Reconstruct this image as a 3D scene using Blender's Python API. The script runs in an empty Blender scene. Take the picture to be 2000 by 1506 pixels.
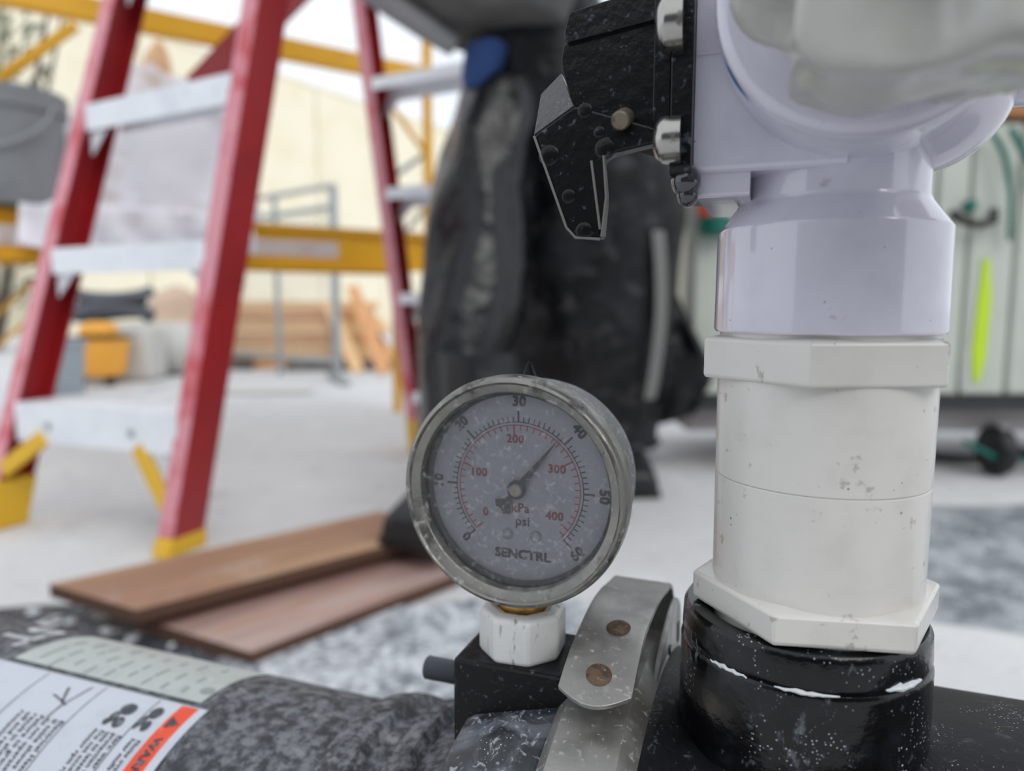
import bpy, bmesh, math, random
from math import sin, cos, pi, radians as R, atan, sqrt
from mathutils import Vector as V, Matrix, noise
random.seed(7)
C = bpy.context.scene.collection
sc = bpy.context.scene

# ------------------------------------------------------------------ camera, sky, light
H = 0.44                      # camera height above the slab
F = 1400.0                    # focal length in pixels of a 2000 px wide frame
TH = atan(153 / F)            # camera pitched down
cam = bpy.data.cameras.new('camera')
cam.sensor_width = 36; cam.lens = 36 * F / 2000
cam.clip_start = 0.01; cam.clip_end = 400
cam.dof.use_dof = True; cam.dof.focus_distance = 0.184; cam.dof.aperture_fstop = 7.6
co = bpy.data.objects.new('camera', cam); C.objects.link(co)
co.location = (0, 0, H); co.rotation_euler = (pi / 2 - TH, 0, 0)
sc.camera = co
w = bpy.data.worlds.new('overcast'); sc.world = w; w.use_nodes = True
nt = w.node_tree; nt.nodes.clear()
bg = nt.nodes.new('ShaderNodeBackground'); wo = nt.nodes.new('ShaderNodeOutputWorld')
tc = nt.nodes.new('ShaderNodeTexCoord'); nz = nt.nodes.new('ShaderNodeTexNoise')
nz.inputs['Scale'].default_value = 2.2; nz.inputs['Detail'].default_value = 5
cr = nt.nodes.new('ShaderNodeValToRGB')
cr.color_ramp.elements[0].position = .3; cr.color_ramp.elements[0].color = (.80, .88, 1.0, 1)
cr.color_ramp.elements[1].position = .7; cr.color_ramp.elements[1].color = (.95, .98, 1.0, 1)
nt.links.new(tc.outputs['Generated'], nz.inputs['Vector']); nt.links.new(nz.outputs['Fac'], cr.inputs[0])
nt.links.new(cr.outputs[0], bg.inputs[0]); bg.inputs[1].default_value = 1.15
nt.links.new(bg.outputs[0], wo.inputs[0])
sun = bpy.data.lights.new('veiled_sun', 'SUN'); sun.energy = 1.0; sun.angle = R(35); sun.color = (1, .97, .92)
so = bpy.data.objects.new('veiled_sun', sun); C.objects.link(so)
so.rotation_euler = (R(40), R(28), 0)
sc.view_settings.view_transform = 'Standard'; sc.view_settings.look = 'None'
sc.view_settings.exposure = 0.0; sc.view_settings.gamma = 1; sc.view_settings.use_curve_mapping = False

# ------------------------------------------------------------------ frames of reference
CT, ST = cos(TH), sin(TH)
B = R(20.4)                   # yaw of the pump assembly
E1 = V((cos(B), -sin(B), 0)); E2 = V((sin(B), cos(B), 0))
def ray(px, py):
    x = (px - 1000) / F; y = (753 - py) / F
    return V((x, CT + ST * y, -ST + CT * y))
def at(px, py, y):            # world point at ground distance y
    r = ray(px, py); k = y / r.y
    return V((r.x * k, y, H + r.z * k))
def gp(px, py, z=0.0):        # world point at height z
    r = ray(px, py); k = (z - H) / r.z
    return V((r.x * k, r.y * k, z))
def lq(px, py, q):            # pump frame (along, back, up from camera height)
    r = ray(px, py); k = q / r.dot(E2)
    return V((k * r.dot(E1), q, k * r.z))
def ls(px, py, s):
    r = ray(px, py); k = s / r.dot(E1)
    return V((s, k * r.dot(E2), k * r.z))
AX = (0.2, -0.216)            # pump axis in (back, up)

# ------------------------------------------------------------------ materials
def lin(c):
    return tuple(((v / 255) / 12.92 if v / 255 <= .04045 else ((v / 255 + .055) / 1.055) ** 2.4) for v in c[:3]) + (1,)
def M(name, col, rough=.5, metal=0.0, layers=(), bump=None, coat=0.0, spec=.5, dots=(), alpha=None, sheen=0, trans=0):
    m = bpy.data.materials.new(name); m.use_nodes = True
    t = m.node_tree; N = t.nodes; L_ = t.links
    p = N['Principled BSDF']
    p.inputs['Roughness'].default_value = rough; p.inputs['Metallic'].default_value = metal
    p.inputs['Specular IOR Level'].default_value = spec
    p.inputs['Coat Weight'].default_value = coat; p.inputs['Coat Roughness'].default_value = .06
    p.inputs['Base Color'].default_value = lin(col)
    if trans: p.inputs['Transmission Weight'].default_value = trans
    tcn = N.new('ShaderNodeTexCoord')
    cprev = None; rprev = None; mprev = None
    def mixc(fac, color):
        nonlocal cprev
        mx = N.new('ShaderNodeMix'); mx.data_type = 'RGBA'
        if cprev is None: mx.inputs[6].default_value = lin(col)
        else: L_.new(cprev, mx.inputs[6])
        mx.inputs[7].default_value = lin(color); L_.new(fac, mx.inputs[0]); cprev = mx.outputs[2]
    def mixf(fac, val, prev, base):
        mx = N.new('ShaderNodeMix'); mx.data_type = 'FLOAT'
        if prev is None: mx.inputs[2].default_value = base
        else: L_.new(prev, mx.inputs[2])
        mx.inputs[3].default_value = val; L_.new(fac, mx.inputs[0]); return mx.outputs[0]
    for ly in layers:
        scale, lo, hi, color = ly[:4]
        o = ly[4] if len(ly) > 4 else {}
        mp = N.new('ShaderNodeMapping'); mp.inputs['Scale'].default_value = o.get('stretch', (1, 1, 1))
        mp.inputs['Location'].default_value = o.get('off', (0, 0, 0))
        L_.new(tcn.outputs['Object'], mp.inputs['Vector'])
        n = N.new('ShaderNodeTexNoise'); n.inputs['Scale'].default_value = scale
        n.inputs['Detail'].default_value = o.get('detail', 4); n.inputs['Roughness'].default_value = o.get('nr', .6)
        n.inputs['Distortion'].default_value = o.get('dist', 0)
        L_.new(mp.outputs[0], n.inputs['Vector'])
        mr = N.new('ShaderNodeMapRange'); mr.interpolation_type = 'SMOOTHSTEP'
        mr.inputs[1].default_value = lo; mr.inputs[2].default_value = hi; mr.inputs[4].default_value = o.get('amt', 1)
        L_.new(n.outputs['Fac'], mr.inputs[0]); fac = mr.outputs[0]
        mixc(fac, color)
        if 'rough' in o: rprev = mixf(fac, o['rough'], rprev, rough)
        if 'metal' in o: mprev = mixf(fac, o['metal'], mprev, metal)
    for d in dots:
        scale, rad, color, seed = d[:4]; mod = d[4] if len(d) > 4 else None
        v = N.new('ShaderNodeTexVoronoi'); v.inputs['Scale'].default_value = scale
        mp = N.new('ShaderNodeMapping'); mp.inputs['Location'].default_value = (seed, seed * .7, seed * .3)
        L_.new(tcn.outputs['Object'], mp.inputs['Vector']); L_.new(mp.outputs[0], v.inputs['Vector'])
        mr = N.new('ShaderNodeMapRange'); mr.interpolation_type = 'SMOOTHSTEP'
        mr.inputs[1].default_value = rad; mr.inputs[2].default_value = rad * .6
        L_.new(v.outputs['Distance'], mr.inputs[0]); fac = mr.outputs[0]
        if mod:
            n = N.new('ShaderNodeTexNoise'); n.inputs['Scale'].default_value = mod[0]
            L_.new(mp.outputs[0], n.inputs['Vector'])
            m2 = N.new('ShaderNodeMapRange'); m2.inputs[1].default_value = mod[1]; m2.inputs[2].default_value = mod[2]
            L_.new(n.outputs['Fac'], m2.inputs[0])
            mu = N.new('ShaderNodeMath'); mu.operation = 'MULTIPLY'
            L_.new(fac, mu.inputs[0]); L_.new(m2.outputs[0], mu.inputs[1]); fac = mu.outputs[0]
        mixc(fac, color)
    if cprev is not None: L_.new(cprev, p.inputs['Base Color'])
    if rprev is not None: L_.new(rprev, p.inputs['Roughness'])
    if mprev is not None: L_.new(mprev, p.inputs['Metallic'])
    if bump:
        n = N.new('ShaderNodeTexNoise'); n.inputs['Scale'].default_value = bump[0]; n.inputs['Detail'].default_value = 4
        L_.new(tcn.outputs['Object'], n.inputs['Vector'])
        b = N.new('ShaderNodeBump'); b.inputs['Strength'].default_value = bump[1]; b.inputs['Distance'].default_value = bump[2]
        L_.new(n.outputs['Fac'], b.inputs['Height']); L_.new(b.outputs[0], p.inputs['Normal'])
        if coat: L_.new(b.outputs[0], p.inputs['Coat Normal'])
    return m

WD = (232, 234, 236)
m_floor = M('dusty_concrete', (209, 209, 210), .75, layers=[
    (.9, .42, .62, (199, 198, 198)), (5, .5, .72, (217, 217, 216)), (2.2, .60, .74, (170, 173, 178), dict(rough=.45)),
    (14, .56, .74, (184, 184, 183)), (40, .55, .72, (194, 195, 198)), (110, .56, .66, (220, 221, 223))], bump=(60, .5, .004))
m_slush = M('wet_slurry', (112, 118, 126), .35, layers=[(26, .36, .66, (196, 199, 203), dict(rough=.6, nr=.7)), (90, .45, .68, (222, 225, 229), dict(rough=.6)), (7, .56, .74, (84, 90, 98), dict(rough=.2))], bump=(45, .7, .004))
m_cream = M('cream_cladding', (242, 234, 210), .8, layers=[(1.2, .4, .7, (236, 226, 198))])
m_creamtrim = M('cream_joint', (214, 204, 176), .8)
m_pvc = M('white_pvc', (214, 211, 206), .3, coat=.25, layers=[(60, .45, .75, (205, 202, 196)), (220, .63, .70, (140, 134, 124), dict(amt=.55)), (30, .6, .8, (212, 206, 194))],
    dots=[(420, .10, (70, 64, 58), 3.1, (140, .6, .66)), (250, .10, (110, 104, 96), 9.7, (90, .6, .66))], bump=(160, .25, .0006))
m_pvch = M('nicked_white_pvc', (212, 209, 204), .3, coat=.25, layers=[(60, .45, .75, (204, 201, 195)), (150, .64, .72, (112, 106, 98), dict(amt=.7, stretch=(1, 1, .5)))], dots=[(420, .10, (70, 64, 58), 3.1, (140, .6, .66))], bump=(160, .25, .0006))
m_pvcd = M('scuffed_white_plastic', (210, 211, 210), .32, layers=[(60, .45, .75, (200, 201, 200)), (330, .60, .68, (104, 100, 94), dict(amt=.75, stretch=(1, 1, .22))), (90, .62, .75, (170, 166, 158), dict(amt=.6))], bump=(160, .25, .0006))
m_pvcl = M('lavender_grey_pvc', (204, 202, 215), .16, coat=.8, layers=[(40, .45, .75, (192, 190, 204)), (120, .68, .76, (140, 136, 140), dict(amt=.5))],
    dots=[(330, .09, (96, 92, 96), 5.2, (110, .62, .66))], bump=(40, .12, .0008))
m_blackport = M('wet_black_plastic', (8, 8, 10), .2, coat=.25, spec=.3, layers=[(70, .5, .8, (30, 32, 38), dict(rough=.35)), (210, .62, .74, (120, 126, 134), dict(rough=.6, amt=.6, stretch=(1, 1, .6)))],
    dots=[(760, .24, (205, 210, 214), 1.7, (55, .55, .66)), (900, .25, (170, 174, 180), 4.4, (60, .54, .62))], bump=(300, .4, .0005))
m_blackbody = M('damp_black_casting', (9, 9, 12), .45, spec=.2, layers=[(60, .5, .8, (18, 19, 23), dict(rough=.5)), (190, .58, .72, (104, 110, 118), dict(rough=.7, amt=.55, dist=1.0)), (40, .62, .74, (84, 90, 98), dict(rough=.6, amt=.5))],
    dots=[(900, .2, (190, 195, 200), 1.7, (55, .52, .62))], bump=(300, .4, .0005))
m_blacksw = M('black_enamel', (7, 8, 10), .3, coat=.1, spec=.3, layers=[(160, .64, .74, (110, 120, 130), dict(rough=.5, amt=.6)), (500, .62, .70, (90, 98, 106), dict(amt=.5))],
    dots=[(1000, .16, (150, 160, 168), 2.2, (70, .56, .66))], bump=(350, .35, .0005))
m_blackbox = M('black_moulded_plastic', (9, 9, 11), .36, spec=.25, layers=[(120, .55, .75, (34, 36, 40), dict(rough=.5)), (600, .6, .7, (110, 116, 124), dict(amt=.5))], bump=(400, .3, .0004))
m_dusty = M('dusty_black_plastic', (36, 39, 44), .35, layers=[(55, .42, .72, (106, 111, 118), dict(rough=.6, dist=1.2)), (240, .56, .68, (172, 177, 184), dict(rough=.7, dist=1.5, amt=.75))],
    dots=[(700, .18, (190, 195, 200), 3.3, (80, .5, .62))], bump=(260, .4, .0006))
m_vessel = M('speckled_dusty_shell', (38, 41, 46), .5, layers=[(210, .40, .66, (116, 118, 123), dict(rough=.75, nr=.7)), (120, .56, .72, (152, 152, 154), dict(rough=.8, amt=.7)), (60, .5, .8, (74, 77, 82), dict(amt=.5))], bump=(420, .6, .0008))
m_bezel = M('stained_steel_bezel', (138, 136, 131), .28, .9, layers=[(90, .40, .70, (124, 123, 120), dict(rough=.7, metal=.2)), (300, .58, .68, (176, 176, 174), dict(rough=.8, metal=0, amt=.6)), (110, .56, .70, (52, 51, 50), dict(rough=.6, metal=.1, off=(3, 1, 2), amt=.8))], bump=(300, .4, .0005))
m_case = M('dust_coated_steel', (122, 123, 124), .6, .5, layers=[(150, .45, .7, (150, 151, 153), dict(rough=.85, metal=0)), (480, .55, .66, (196, 197, 198), dict(amt=.6))], bump=(500, .5, .0005))
m_steel = M('brushed_steel_band', (168, 166, 162), .36, .85, layers=[(40, .42, .72, (140, 139, 136), dict(rough=.6, metal=.3)), (500, .58, .68, (186, 186, 184), dict(rough=.8, metal=.1, amt=.5)), (100, .64, .78, (176, 178, 178), dict(rough=.8, metal=.0, amt=.8))], bump=(250, .25, .0004))
m_rust = M('rusted_rivet', (104, 84, 68), .7, .3, layers=[(300, .45, .65, (74, 58, 46)), (700, .6, .7, (150, 140, 128))], bump=(500, .6, .0005))
m_chrome = M('chromed_screw', (170, 168, 163), .22, 1.0, layers=[(200, .55, .7, (120, 116, 110), dict(rough=.5))])
m_pin = M('dull_brass_pin', (120, 112, 98), .5, .6, layers=[(300, .5, .7, (86, 80, 72))])
m_brass = M('brass', (196, 150, 84), .3, 1.0, layers=[(200, .5, .7, (150, 112, 60), dict(rough=.5))])
m_dial = M('fogged_dial_face', (190, 191, 198), .55, layers=[(70, .45, .7, (178, 180, 187)), (400, .6, .7, (208, 210, 214))])
m_ink = M('black_ink', (14, 14, 18), .6, layers=[(600, .60, .68, (100, 102, 108))])
m_red = M('red_ink', (178, 30, 40), .6, layers=[(600, .60, .68, (186, 110, 116))])
m_rub = M('black_rubber', (8, 8, 9), .5, spec=.2, layers=[(300, .6, .7, (84, 88, 94))])
m_hubm = M('aged_hub', (170, 160, 142), .45, .4)
m_fibre = M('red_fibreglass', (160, 28, 34), .42, layers=[(6, .45, .7, (146, 24, 30)), (40, .6, .75, (178, 62, 66), dict(amt=.5))], spec=.6)
m_edge = M('lit_scuffed_pink_edge', (222, 150, 162), .5, layers=[(14, .45, .7, (202, 84, 92)), (60, .6, .7, (226, 160, 166))])  # worn pink edge, with the light on that face put into the colour
m_alu = M('mill_aluminium', (240, 243, 248), .5, .1, layers=[(8, .4, .7, (224, 229, 237)), (50, .6, .75, (180, 186, 194), dict(amt=.5))])
m_yel = M('yellow_enamel', (228, 170, 10), .4, layers=[(5, .45, .7, (216, 158, 6)), (30, .62, .75, (170, 122, 14), dict(amt=.6))])
m_yfoot = M('yellow_plastic_foot', (226, 178, 40), .5)
m_decal = M('worn_white_decal', (206, 196, 192), .6, layers=[(20, .5, .7, (184, 166, 160))])
m_ply = M('scaffold_plywood', (132, 112, 88), .8, layers=[(12, .45, .7, (112, 94, 74), dict(stretch=(1, 8, 1)))])
m_plank = M('weathered_brown_board', (150, 112, 88), .6, layers=[(26, .42, .68, (176, 140, 106), dict(stretch=(1, .08, 1))), (12, .5, .7, (150, 110, 92), dict(stretch=(1, .2, 1))), (7, .55, .75, (186, 172, 160), dict(rough=.4, amt=.6))], bump=(40, .3, .002))
m_plank2 = M('weathered_mauve_board', (152, 118, 110), .5, layers=[(20, .42, .68, (182, 160, 152), dict(stretch=(1, .08, 1))), (9, .58, .72, (172, 128, 100), dict(stretch=(1, .2, 1)))], bump=(40, .3, .002))
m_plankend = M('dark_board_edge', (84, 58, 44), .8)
m_rainwet = M('glossy_wet_rainwear', (11, 12, 15), .24, spec=.35, coat=.18, layers=[(11, .5, .66, (18, 20, 24), dict(rough=.36)), (30, .60, .7, (44, 45, 50), dict(rough=.5, amt=.6))], bump=(14, .45, .02))
m_rain = M('wet_black_rainwear', (11, 12, 15), .4, spec=.3, coat=.08, layers=[(9, .46, .64, (26, 26, 30), dict(rough=.5)), (22, .54, .66, (70, 68, 72), dict(rough=.6, amt=.7)), (3, .6, .75, (38, 36, 38), dict(rough=.6))], bump=(26, .6, .012))
m_stripe = M('grey_reflective_tape', (120, 122, 118), .5)
m_jacket = M('grey_sweatshirt', (92, 91, 90), .9, layers=[(14, .45, .7, (106, 105, 104))])
m_litedge = M('lit_grey_cloth', (150, 150, 152), .8)  # lighter version of the sweatshirt grey for its lit side
m_shirt = M('blue_shirt', (44, 74, 128), .8)
m_skin = M('skin', (196, 148, 124), .5)
m_hair = M('dark_hair', (40, 32, 28), .7)
m_boot = M('black_rubber_boot', (26, 27, 30), .45, layers=[(30, .55, .7, (58, 60, 64))])
m_bag = M('milky_plastic_bag', (190, 190, 184), .22, coat=.3, layers=[(30, .45, .7, (172, 173, 166))], bump=(70, .4, .002))
m_bag.node_tree.nodes['Principled BSDF'].inputs['Transmission Weight'].default_value = .12
m_sack = M('white_woven_sack', (236, 236, 243), .6, layers=[(5, .45, .7, (222, 219, 224)), (5, .56, .72, (196, 178, 160), dict(off=(2, 3, 1), amt=.8))], bump=(30, .3, .006))
m_kraft = M('tan_kraft_paper', (222, 184, 148), .8)
m_bucket = M('grey_plastic_bucket', (132, 136, 140), .45, layers=[(7, .45, .7, (116, 119, 122))])
m_blug = M('blue_grey_plastic', (150, 160, 168), .5)
m_vacy = M('yellow_orange_plastic', (240, 170, 62), .5)
m_hose = M('dark_grey_hose', (84, 88, 96), .5)
m_lgrey = M('light_grey_plastic', (196, 196, 192), .5)
m_tan = M('tan_canvas', (202, 178, 156), .85, layers=[(5, .45, .7, (186, 160, 138))])
m_lum = M('fresh_pine', (238, 198, 148), .7, layers=[(8, .45, .7, (226, 178, 122), dict(stretch=(1, 1, 6)))])
m_lum2 = M('orange_pine', (224, 168, 118), .7, layers=[(8, .45, .7, (204, 146, 96))])
m_dark = M('dark_weathered_board', (98, 92, 88), .8, layers=[(6, .45, .7, (126, 118, 112))])
m_wboard = M('pale_board', (206, 206, 202), .7)
m_galv = M('galvanised_steel', (164, 170, 172), .45, .5)
m_worn = M('worn_edge_metal', (112, 108, 104), .55)
m_cab = M('pale_green_grey_panel', (196, 200, 190), .4, layers=[(3, .45, .7, (184, 189, 180)), (10, .58, .75, (208, 208, 200))], coat=.2)
m_hiv = M('chartreuse_tape', (196, 226, 40), .6)
m_blk = M('black_fitting', (26, 26, 28), .5)
m_sill = M('dark_sill', (40, 42, 44), .5)
m_pinkg = M('grey_chassis', (166, 160, 160), .6)
m_teal = M('teal_plastic', (10, 104, 92), .5)
m_orange = M('orange_red_plastic', (226, 84, 54), .5)
m_brown = M('brown_timber', (166, 116, 76), .7, layers=[(14, .45, .7, (148, 98, 60), dict(stretch=(1, 6, 6)))])
m_leaf = M('grey_green_leaf', (118, 124, 104), .7)
m_bark = M('bark', (92, 82, 72), .9)
m_blocker = M('charcoal_blocker', (74, 76, 80), .7)
m_label = M('white_label_paper', (190, 195, 204), .45, layers=[(90, .5, .7, (182, 187, 196))])
m_stick = M('translucent_film_label', (176, 182, 178), .4, layers=[(80, .45, .7, (164, 170, 166)), (300, .55, .7, (186, 190, 188))])
m_lorange = M('orange_warning_print', (222, 74, 42), .5, layers=[(140, .52, .72, (226, 118, 94))])
m_print = M('grey_black_print', (62, 64, 70), .6, layers=[(500, .5, .62, (112, 114, 120))])
m_fade = M('faded_print', (140, 148, 146), .6)
m_wprint = M('white_print', (206, 208, 210), .6)
m_blue = M('blue_sticker', (40, 120, 190), .5)
m_drop = M('water_bead', (40, 44, 50), .05, coat=1.0)
def glassmat():
    m = bpy.data.materials.new('dusty_gauge_glass'); m.use_nodes = True
    t = m.node_tree; N = t.nodes; N.clear()
    o = N.new('ShaderNodeOutputMaterial'); tr = N.new('ShaderNodeBsdfTransparent'); gl = N.new('ShaderNodeBsdfGlossy')
    df = N.new('ShaderNodeBsdfDiffuse'); fr = N.new('ShaderNodeFresnel'); fr.inputs[0].default_value = 1.45
    gl.inputs['Roughness'].default_value = .12; df.inputs['Color'].default_value = (.62, .62, .65, 1)
    tr.inputs[0].default_value = (.93, .93, .95, 1)
    m1 = N.new('ShaderNodeMixShader'); m2 = N.new('ShaderNodeMixShader')
    t.links.new(fr.outputs[0], m1.inputs[0]); t.links.new(tr.outputs[0], m1.inputs[1]); t.links.new(gl.outputs[0], m1.inputs[2])
    tcn = N.new('ShaderNodeTexCoord'); n = N.new('ShaderNodeTexNoise'); n.inputs['Scale'].default_value = 520; n.inputs['Detail'].default_value = 6; n.inputs['Roughness'].default_value = .7
    mr = N.new('ShaderNodeMapRange'); mr.inputs[1].default_value = .54; mr.inputs[2].default_value = .76; mr.inputs[3].default_value = .09; mr.inputs[4].default_value = .45
    t.links.new(tcn.outputs['Object'], n.inputs['Vector']); t.links.new(n.outputs['Fac'], mr.inputs[0])
    t.links.new(mr.outputs[0], m2.inputs[0]); t.links.new(m1.outputs[0], m2.inputs[1]); t.links.new(df.outputs[0], m2.inputs[2])
    t.links.new(m2.outputs[0], o.inputs[0])
    return m
m_glass = glassmat()

# ------------------------------------------------------------------ mesh builders
class MB:
    def __init__(s): s.v = []; s.f = []
    def add(s, vs, fs):
        b = len(s.v); s.v += [V(p) for p in vs]; s.f += [tuple(b + i for i in f) for f in fs]; return s
    def box(s, c, size, ux=V((1, 0, 0)), uy=V((0, 1, 0)), uz=V((0, 0, 1))):
        c = V(c); a, b, d = [k / 2 for k in size]
        vs = [c + ux * (a * i) + uy * (b * j) + uz * (d * k) for k in (-1, 1) for j in (-1, 1) for i in (-1, 1)]
        return s.add(vs, [(0, 2, 3, 1), (4, 5, 7, 6), (0, 1, 5, 4), (2, 6, 7, 3), (0, 4, 6, 2), (1, 3, 7, 5)])
    def beam(s, a, b, wd, ht, up=V((0, 0, 1))):      # box from a to b
        a, b = V(a), V(b); d = b - a; l = d.length; d.normalize()
        x = d.cross(up)
        if x.length < 1e-4: x = d.cross(V((0, 1, 0)))
        x.normalize(); z = x.cross(d).normalized()
        return s.box((a + b) / 2, (wd, l, ht), x, d, z)
    def loft(s, rings, cap=True, closed=True):
        n = len(rings[0]); b = len(s.v)
        for r in rings: s.v += [V(p) for p in r]
        for i in range(len(rings) - 1):
            for j in range(n if closed else n - 1):
                k = (j + 1) % n
                s.f.append((b + i * n + j, b + i * n + k, b + (i + 1) * n + k, b + (i + 1) * n + j))
        if cap and closed:
            s.f.append(tuple(b + j for j in reversed(range(n))))
            e = b + (len(rings) - 1) * n
            s.f.append(tuple(e + j for j in range(n)))
        return s
    def tube(s, pts, rad, n=10, cap=True):
        pts = [V(p) for p in pts]; rings = []; x = None
        for i, p in enumerate(pts):
            d = (pts[min(i + 1, len(pts) - 1)] - pts[max(i - 1, 0)]).normalized()
            if x is None:
                x = d.orthogonal().normalized()
            else:
                x = (x - d * x.dot(d)).normalized()
            y = d.cross(x); r = rad[i] if isinstance(rad, (list, tuple)) else rad
            rings.append([p + (x * cos(2 * pi * k / n) + y * sin(2 * pi * k / n)) * r for k in range(n)])
        return s.loft(rings, cap)
    def lathe(s, prof, c, axis, n=48, a0=0, ux=None, cap=True, poly=None):   # prof: (radius, along)
        c = V(c); axis = V(axis).normalized(); ux = V(ux) if ux else axis.orthogonal().normalized(); uy = axis.cross(ux)
        rings = [[c + axis * h + (ux * cos(a0 + 2 * pi * k / n) + uy * sin(a0 + 2 * pi * k / n)) * r for k in range(n)] for r, h in prof]
        return s.loft(rings, cap)
    def prism(s, poly, d):                            # poly: 3D points, d: offset vector
        n = len(poly); d = V(d); vs = [V(p) for p in poly] + [V(p) + d for p in poly]
        fs = [tuple(range(n)), tuple(reversed(range(n, 2 * n)))] + [(i, n + i, n + (i + 1) % n, (i + 1) % n) for i in range(n)]
        return s.add(vs, fs)
    def grid(s, rows, th=0.0, d=V((0, 0, 0))):
        nr, nc = len(rows), len(rows[0]); b = len(s.v)
        for r in rows: s.v += [V(p) for p in r]
        for i in range(nr - 1):
            for j in range(nc - 1):
                s.f.append((b + i * nc + j, b + i * nc + j + 1, b + (i + 1) * nc + j + 1, b + (i + 1) * nc + j))
        return s
ORI = {}
def setp(o, **k):
    for a, b in k.items():
        if b is not None: o[a] = b
def tag(o, label=None, cat=None, group=None, kind=None):
    setp(o, label=label, category=cat, group=group, kind=kind)
def place(o, loc, pump):
    if pump:
        o.location = E1 * loc[0] + E2 * loc[1] + V((0, 0, H + loc[2])); o.rotation_euler = (0, 0, -B)
    else: o.location = loc
    ORI[o.name] = V(loc)
def thing(name, label, cat, loc, pump=False, group=None):
    o = bpy.data.objects.new(name, None); C.objects.link(o); o.empty_display_size = .05
    place(o, V(loc), pump); tag(o, label, cat, group); return o
def mk(name, mb, mat, org, bevel=0, smooth=True, ang=40, sub=0, solid=0, seg=2):
    me = bpy.data.meshes.new(name)
    me.from_pydata([p - org for p in mb.v], [], mb.f); me.update()
    bm = bmesh.new(); bm.from_mesh(me); bmesh.ops.recalc_face_normals(bm, faces=bm.faces); bm.to_mesh(me); bm.free()
    me.materials.append(mat)
    if smooth:
        me.polygons.foreach_set('use_smooth', [True] * len(me.polygons))
        if not sub: me.set_sharp_from_angle(angle=R(ang))
    o = bpy.data.objects.new(name, me); C.objects.link(o)
    if solid:
        md = o.modifiers.new('solid', 'SOLIDIFY'); md.thickness = solid; md.offset = 0
    if bevel:
        md = o.modifiers.new('bevel', 'BEVEL'); md.width = bevel; md.segments = seg; md.limit_method = 'ANGLE'; md.angle_limit = R(35); md.harden_normals = False
    if smooth and not sub:
        md = o.modifiers.new('wn', 'WEIGHTED_NORMAL'); md.keep_sharp = True; md.weight = 80
    if sub:
        md = o.modifiers.new('sub', 'SUBSURF'); md.levels = sub; md.render_levels = sub
    return o
def part(par, name, mb, mat, label=None, kind=None, **k):
    org = ORI[par.name]; o = mk(name, mb, mat, org, **k); o.parent = par; ORI[o.name] = org
    if label: o['label'] = label
    if kind: o['kind'] = kind
    return o
def solo(name, mb, mat, label, cat, loc, pump=False, group=None, kind=None, **k):
    loc = V(loc); o = mk(name, mb, mat, loc, **k); place(o, loc, pump); tag(o, label, cat, group, kind); return o
def struct(name, mb, mat, **k):
    o = mk(name, mb, mat, V((0, 0, 0)), **k); o['kind'] = 'structure'; ORI[o.name] = V((0, 0, 0)); return o
def fillet(poly, r, n=5):                              # round the corners of a 2D/3D polygon
    out = []; N = len(poly)
    for i in range(N):
        p = V(poly[i]); a = V(poly[i - 1]) - p; b = V(poly[(i + 1) % N]) - p
        rr = min(r, a.length * .45, b.length * .45); a = p + a.normalized() * rr; b = p + b.normalized() * rr
        for k in range(n + 1):
            t = k / n; out.append(a * (1 - t) ** 2 + p * 2 * t * (1 - t) + b * t * t)
    return out
_tx = {}
def text(s, size, font=None):                          # flat mesh of a word, centred: (verts2d, faces)
    if (s, size) in _tx: return _tx[(s, size)]
    cu = bpy.data.curves.new('t', 'FONT'); cu.body = s; cu.size = size; cu.align_x = 'CENTER'; cu.align_y = 'CENTER'; cu.resolution_u = 2
    cu.space_character = 1.05
    o = bpy.data.objects.new('t', cu); C.objects.link(o)
    bpy.context.view_layer.update()
    me = bpy.data.meshes.new_from_object(o.evaluated_get(bpy.context.evaluated_depsgraph_get()))
    r = ([(v.co.x, v.co.y) for v in me.vertices], [tuple(p.vertices) for p in me.polygons])
    bpy.data.objects.remove(o); bpy.data.curves.remove(cu); bpy.data.meshes.remove(me)
    _tx[(s, size)] = r; return r
def put_text(mb, s, size, fn, bold=0):
    vs, fs = text(s, size)
    mb.add([fn(x, y) for x, y in vs], fs)
    if bold:
        for ox, oy in ((bold, 0), (0, bold), (bold, bold), (bold * .5, bold * .5)): mb.add([fn(x + ox, y + oy) for x, y in vs], fs)
    return mb

# ------------------------------------------------------------------ setting
fl = MB(); fl.grid([[V((x, y, 0)) for x in (-60, -14, -3, 0, 3, 14, 60)] for y in (-20, -3, 0, 3, 12, 30, 90)])
floor = struct('floor', fl, m_floor)
def blob(cx, cy, rx, ry, seed, z=.004, n=40):
    mb = MB(); ring = []; ring2 = []
    for k in range(n):
        a = 2 * pi * k / n; r = 1 + .35 * noise.noise(V((cos(a) * 1.6, sin(a) * 1.6, seed)))
        ring.append(V((cx + rx * r * cos(a), cy + ry * r * sin(a), .0002))); ring2.append(V((cx + rx * .93 * r * cos(a), cy + ry * .93 * r * sin(a), z)))
    mb.loft([ring, ring2]); return mb
m_wet = M('dark_wet_slab', (56, 60, 67), .45, spec=.3, layers=[(17, .46, .64, (84, 89, 96), dict(rough=.5)), (30, .555, .63, (206, 208, 212), dict(rough=.6)), (120, .6, .7, (190, 194, 198))], bump=(45, .7, .004))
m_mott = M('mottled_wet_slab', (104, 110, 118), .35, layers=[(9, .40, .64, (176, 179, 184), dict(rough=.6, nr=.7)), (40, .5, .7, (150, 154, 160)), (90, .56, .7, (216, 219, 222), dict(rough=.6))], bump=(45, .7, .004))
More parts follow.
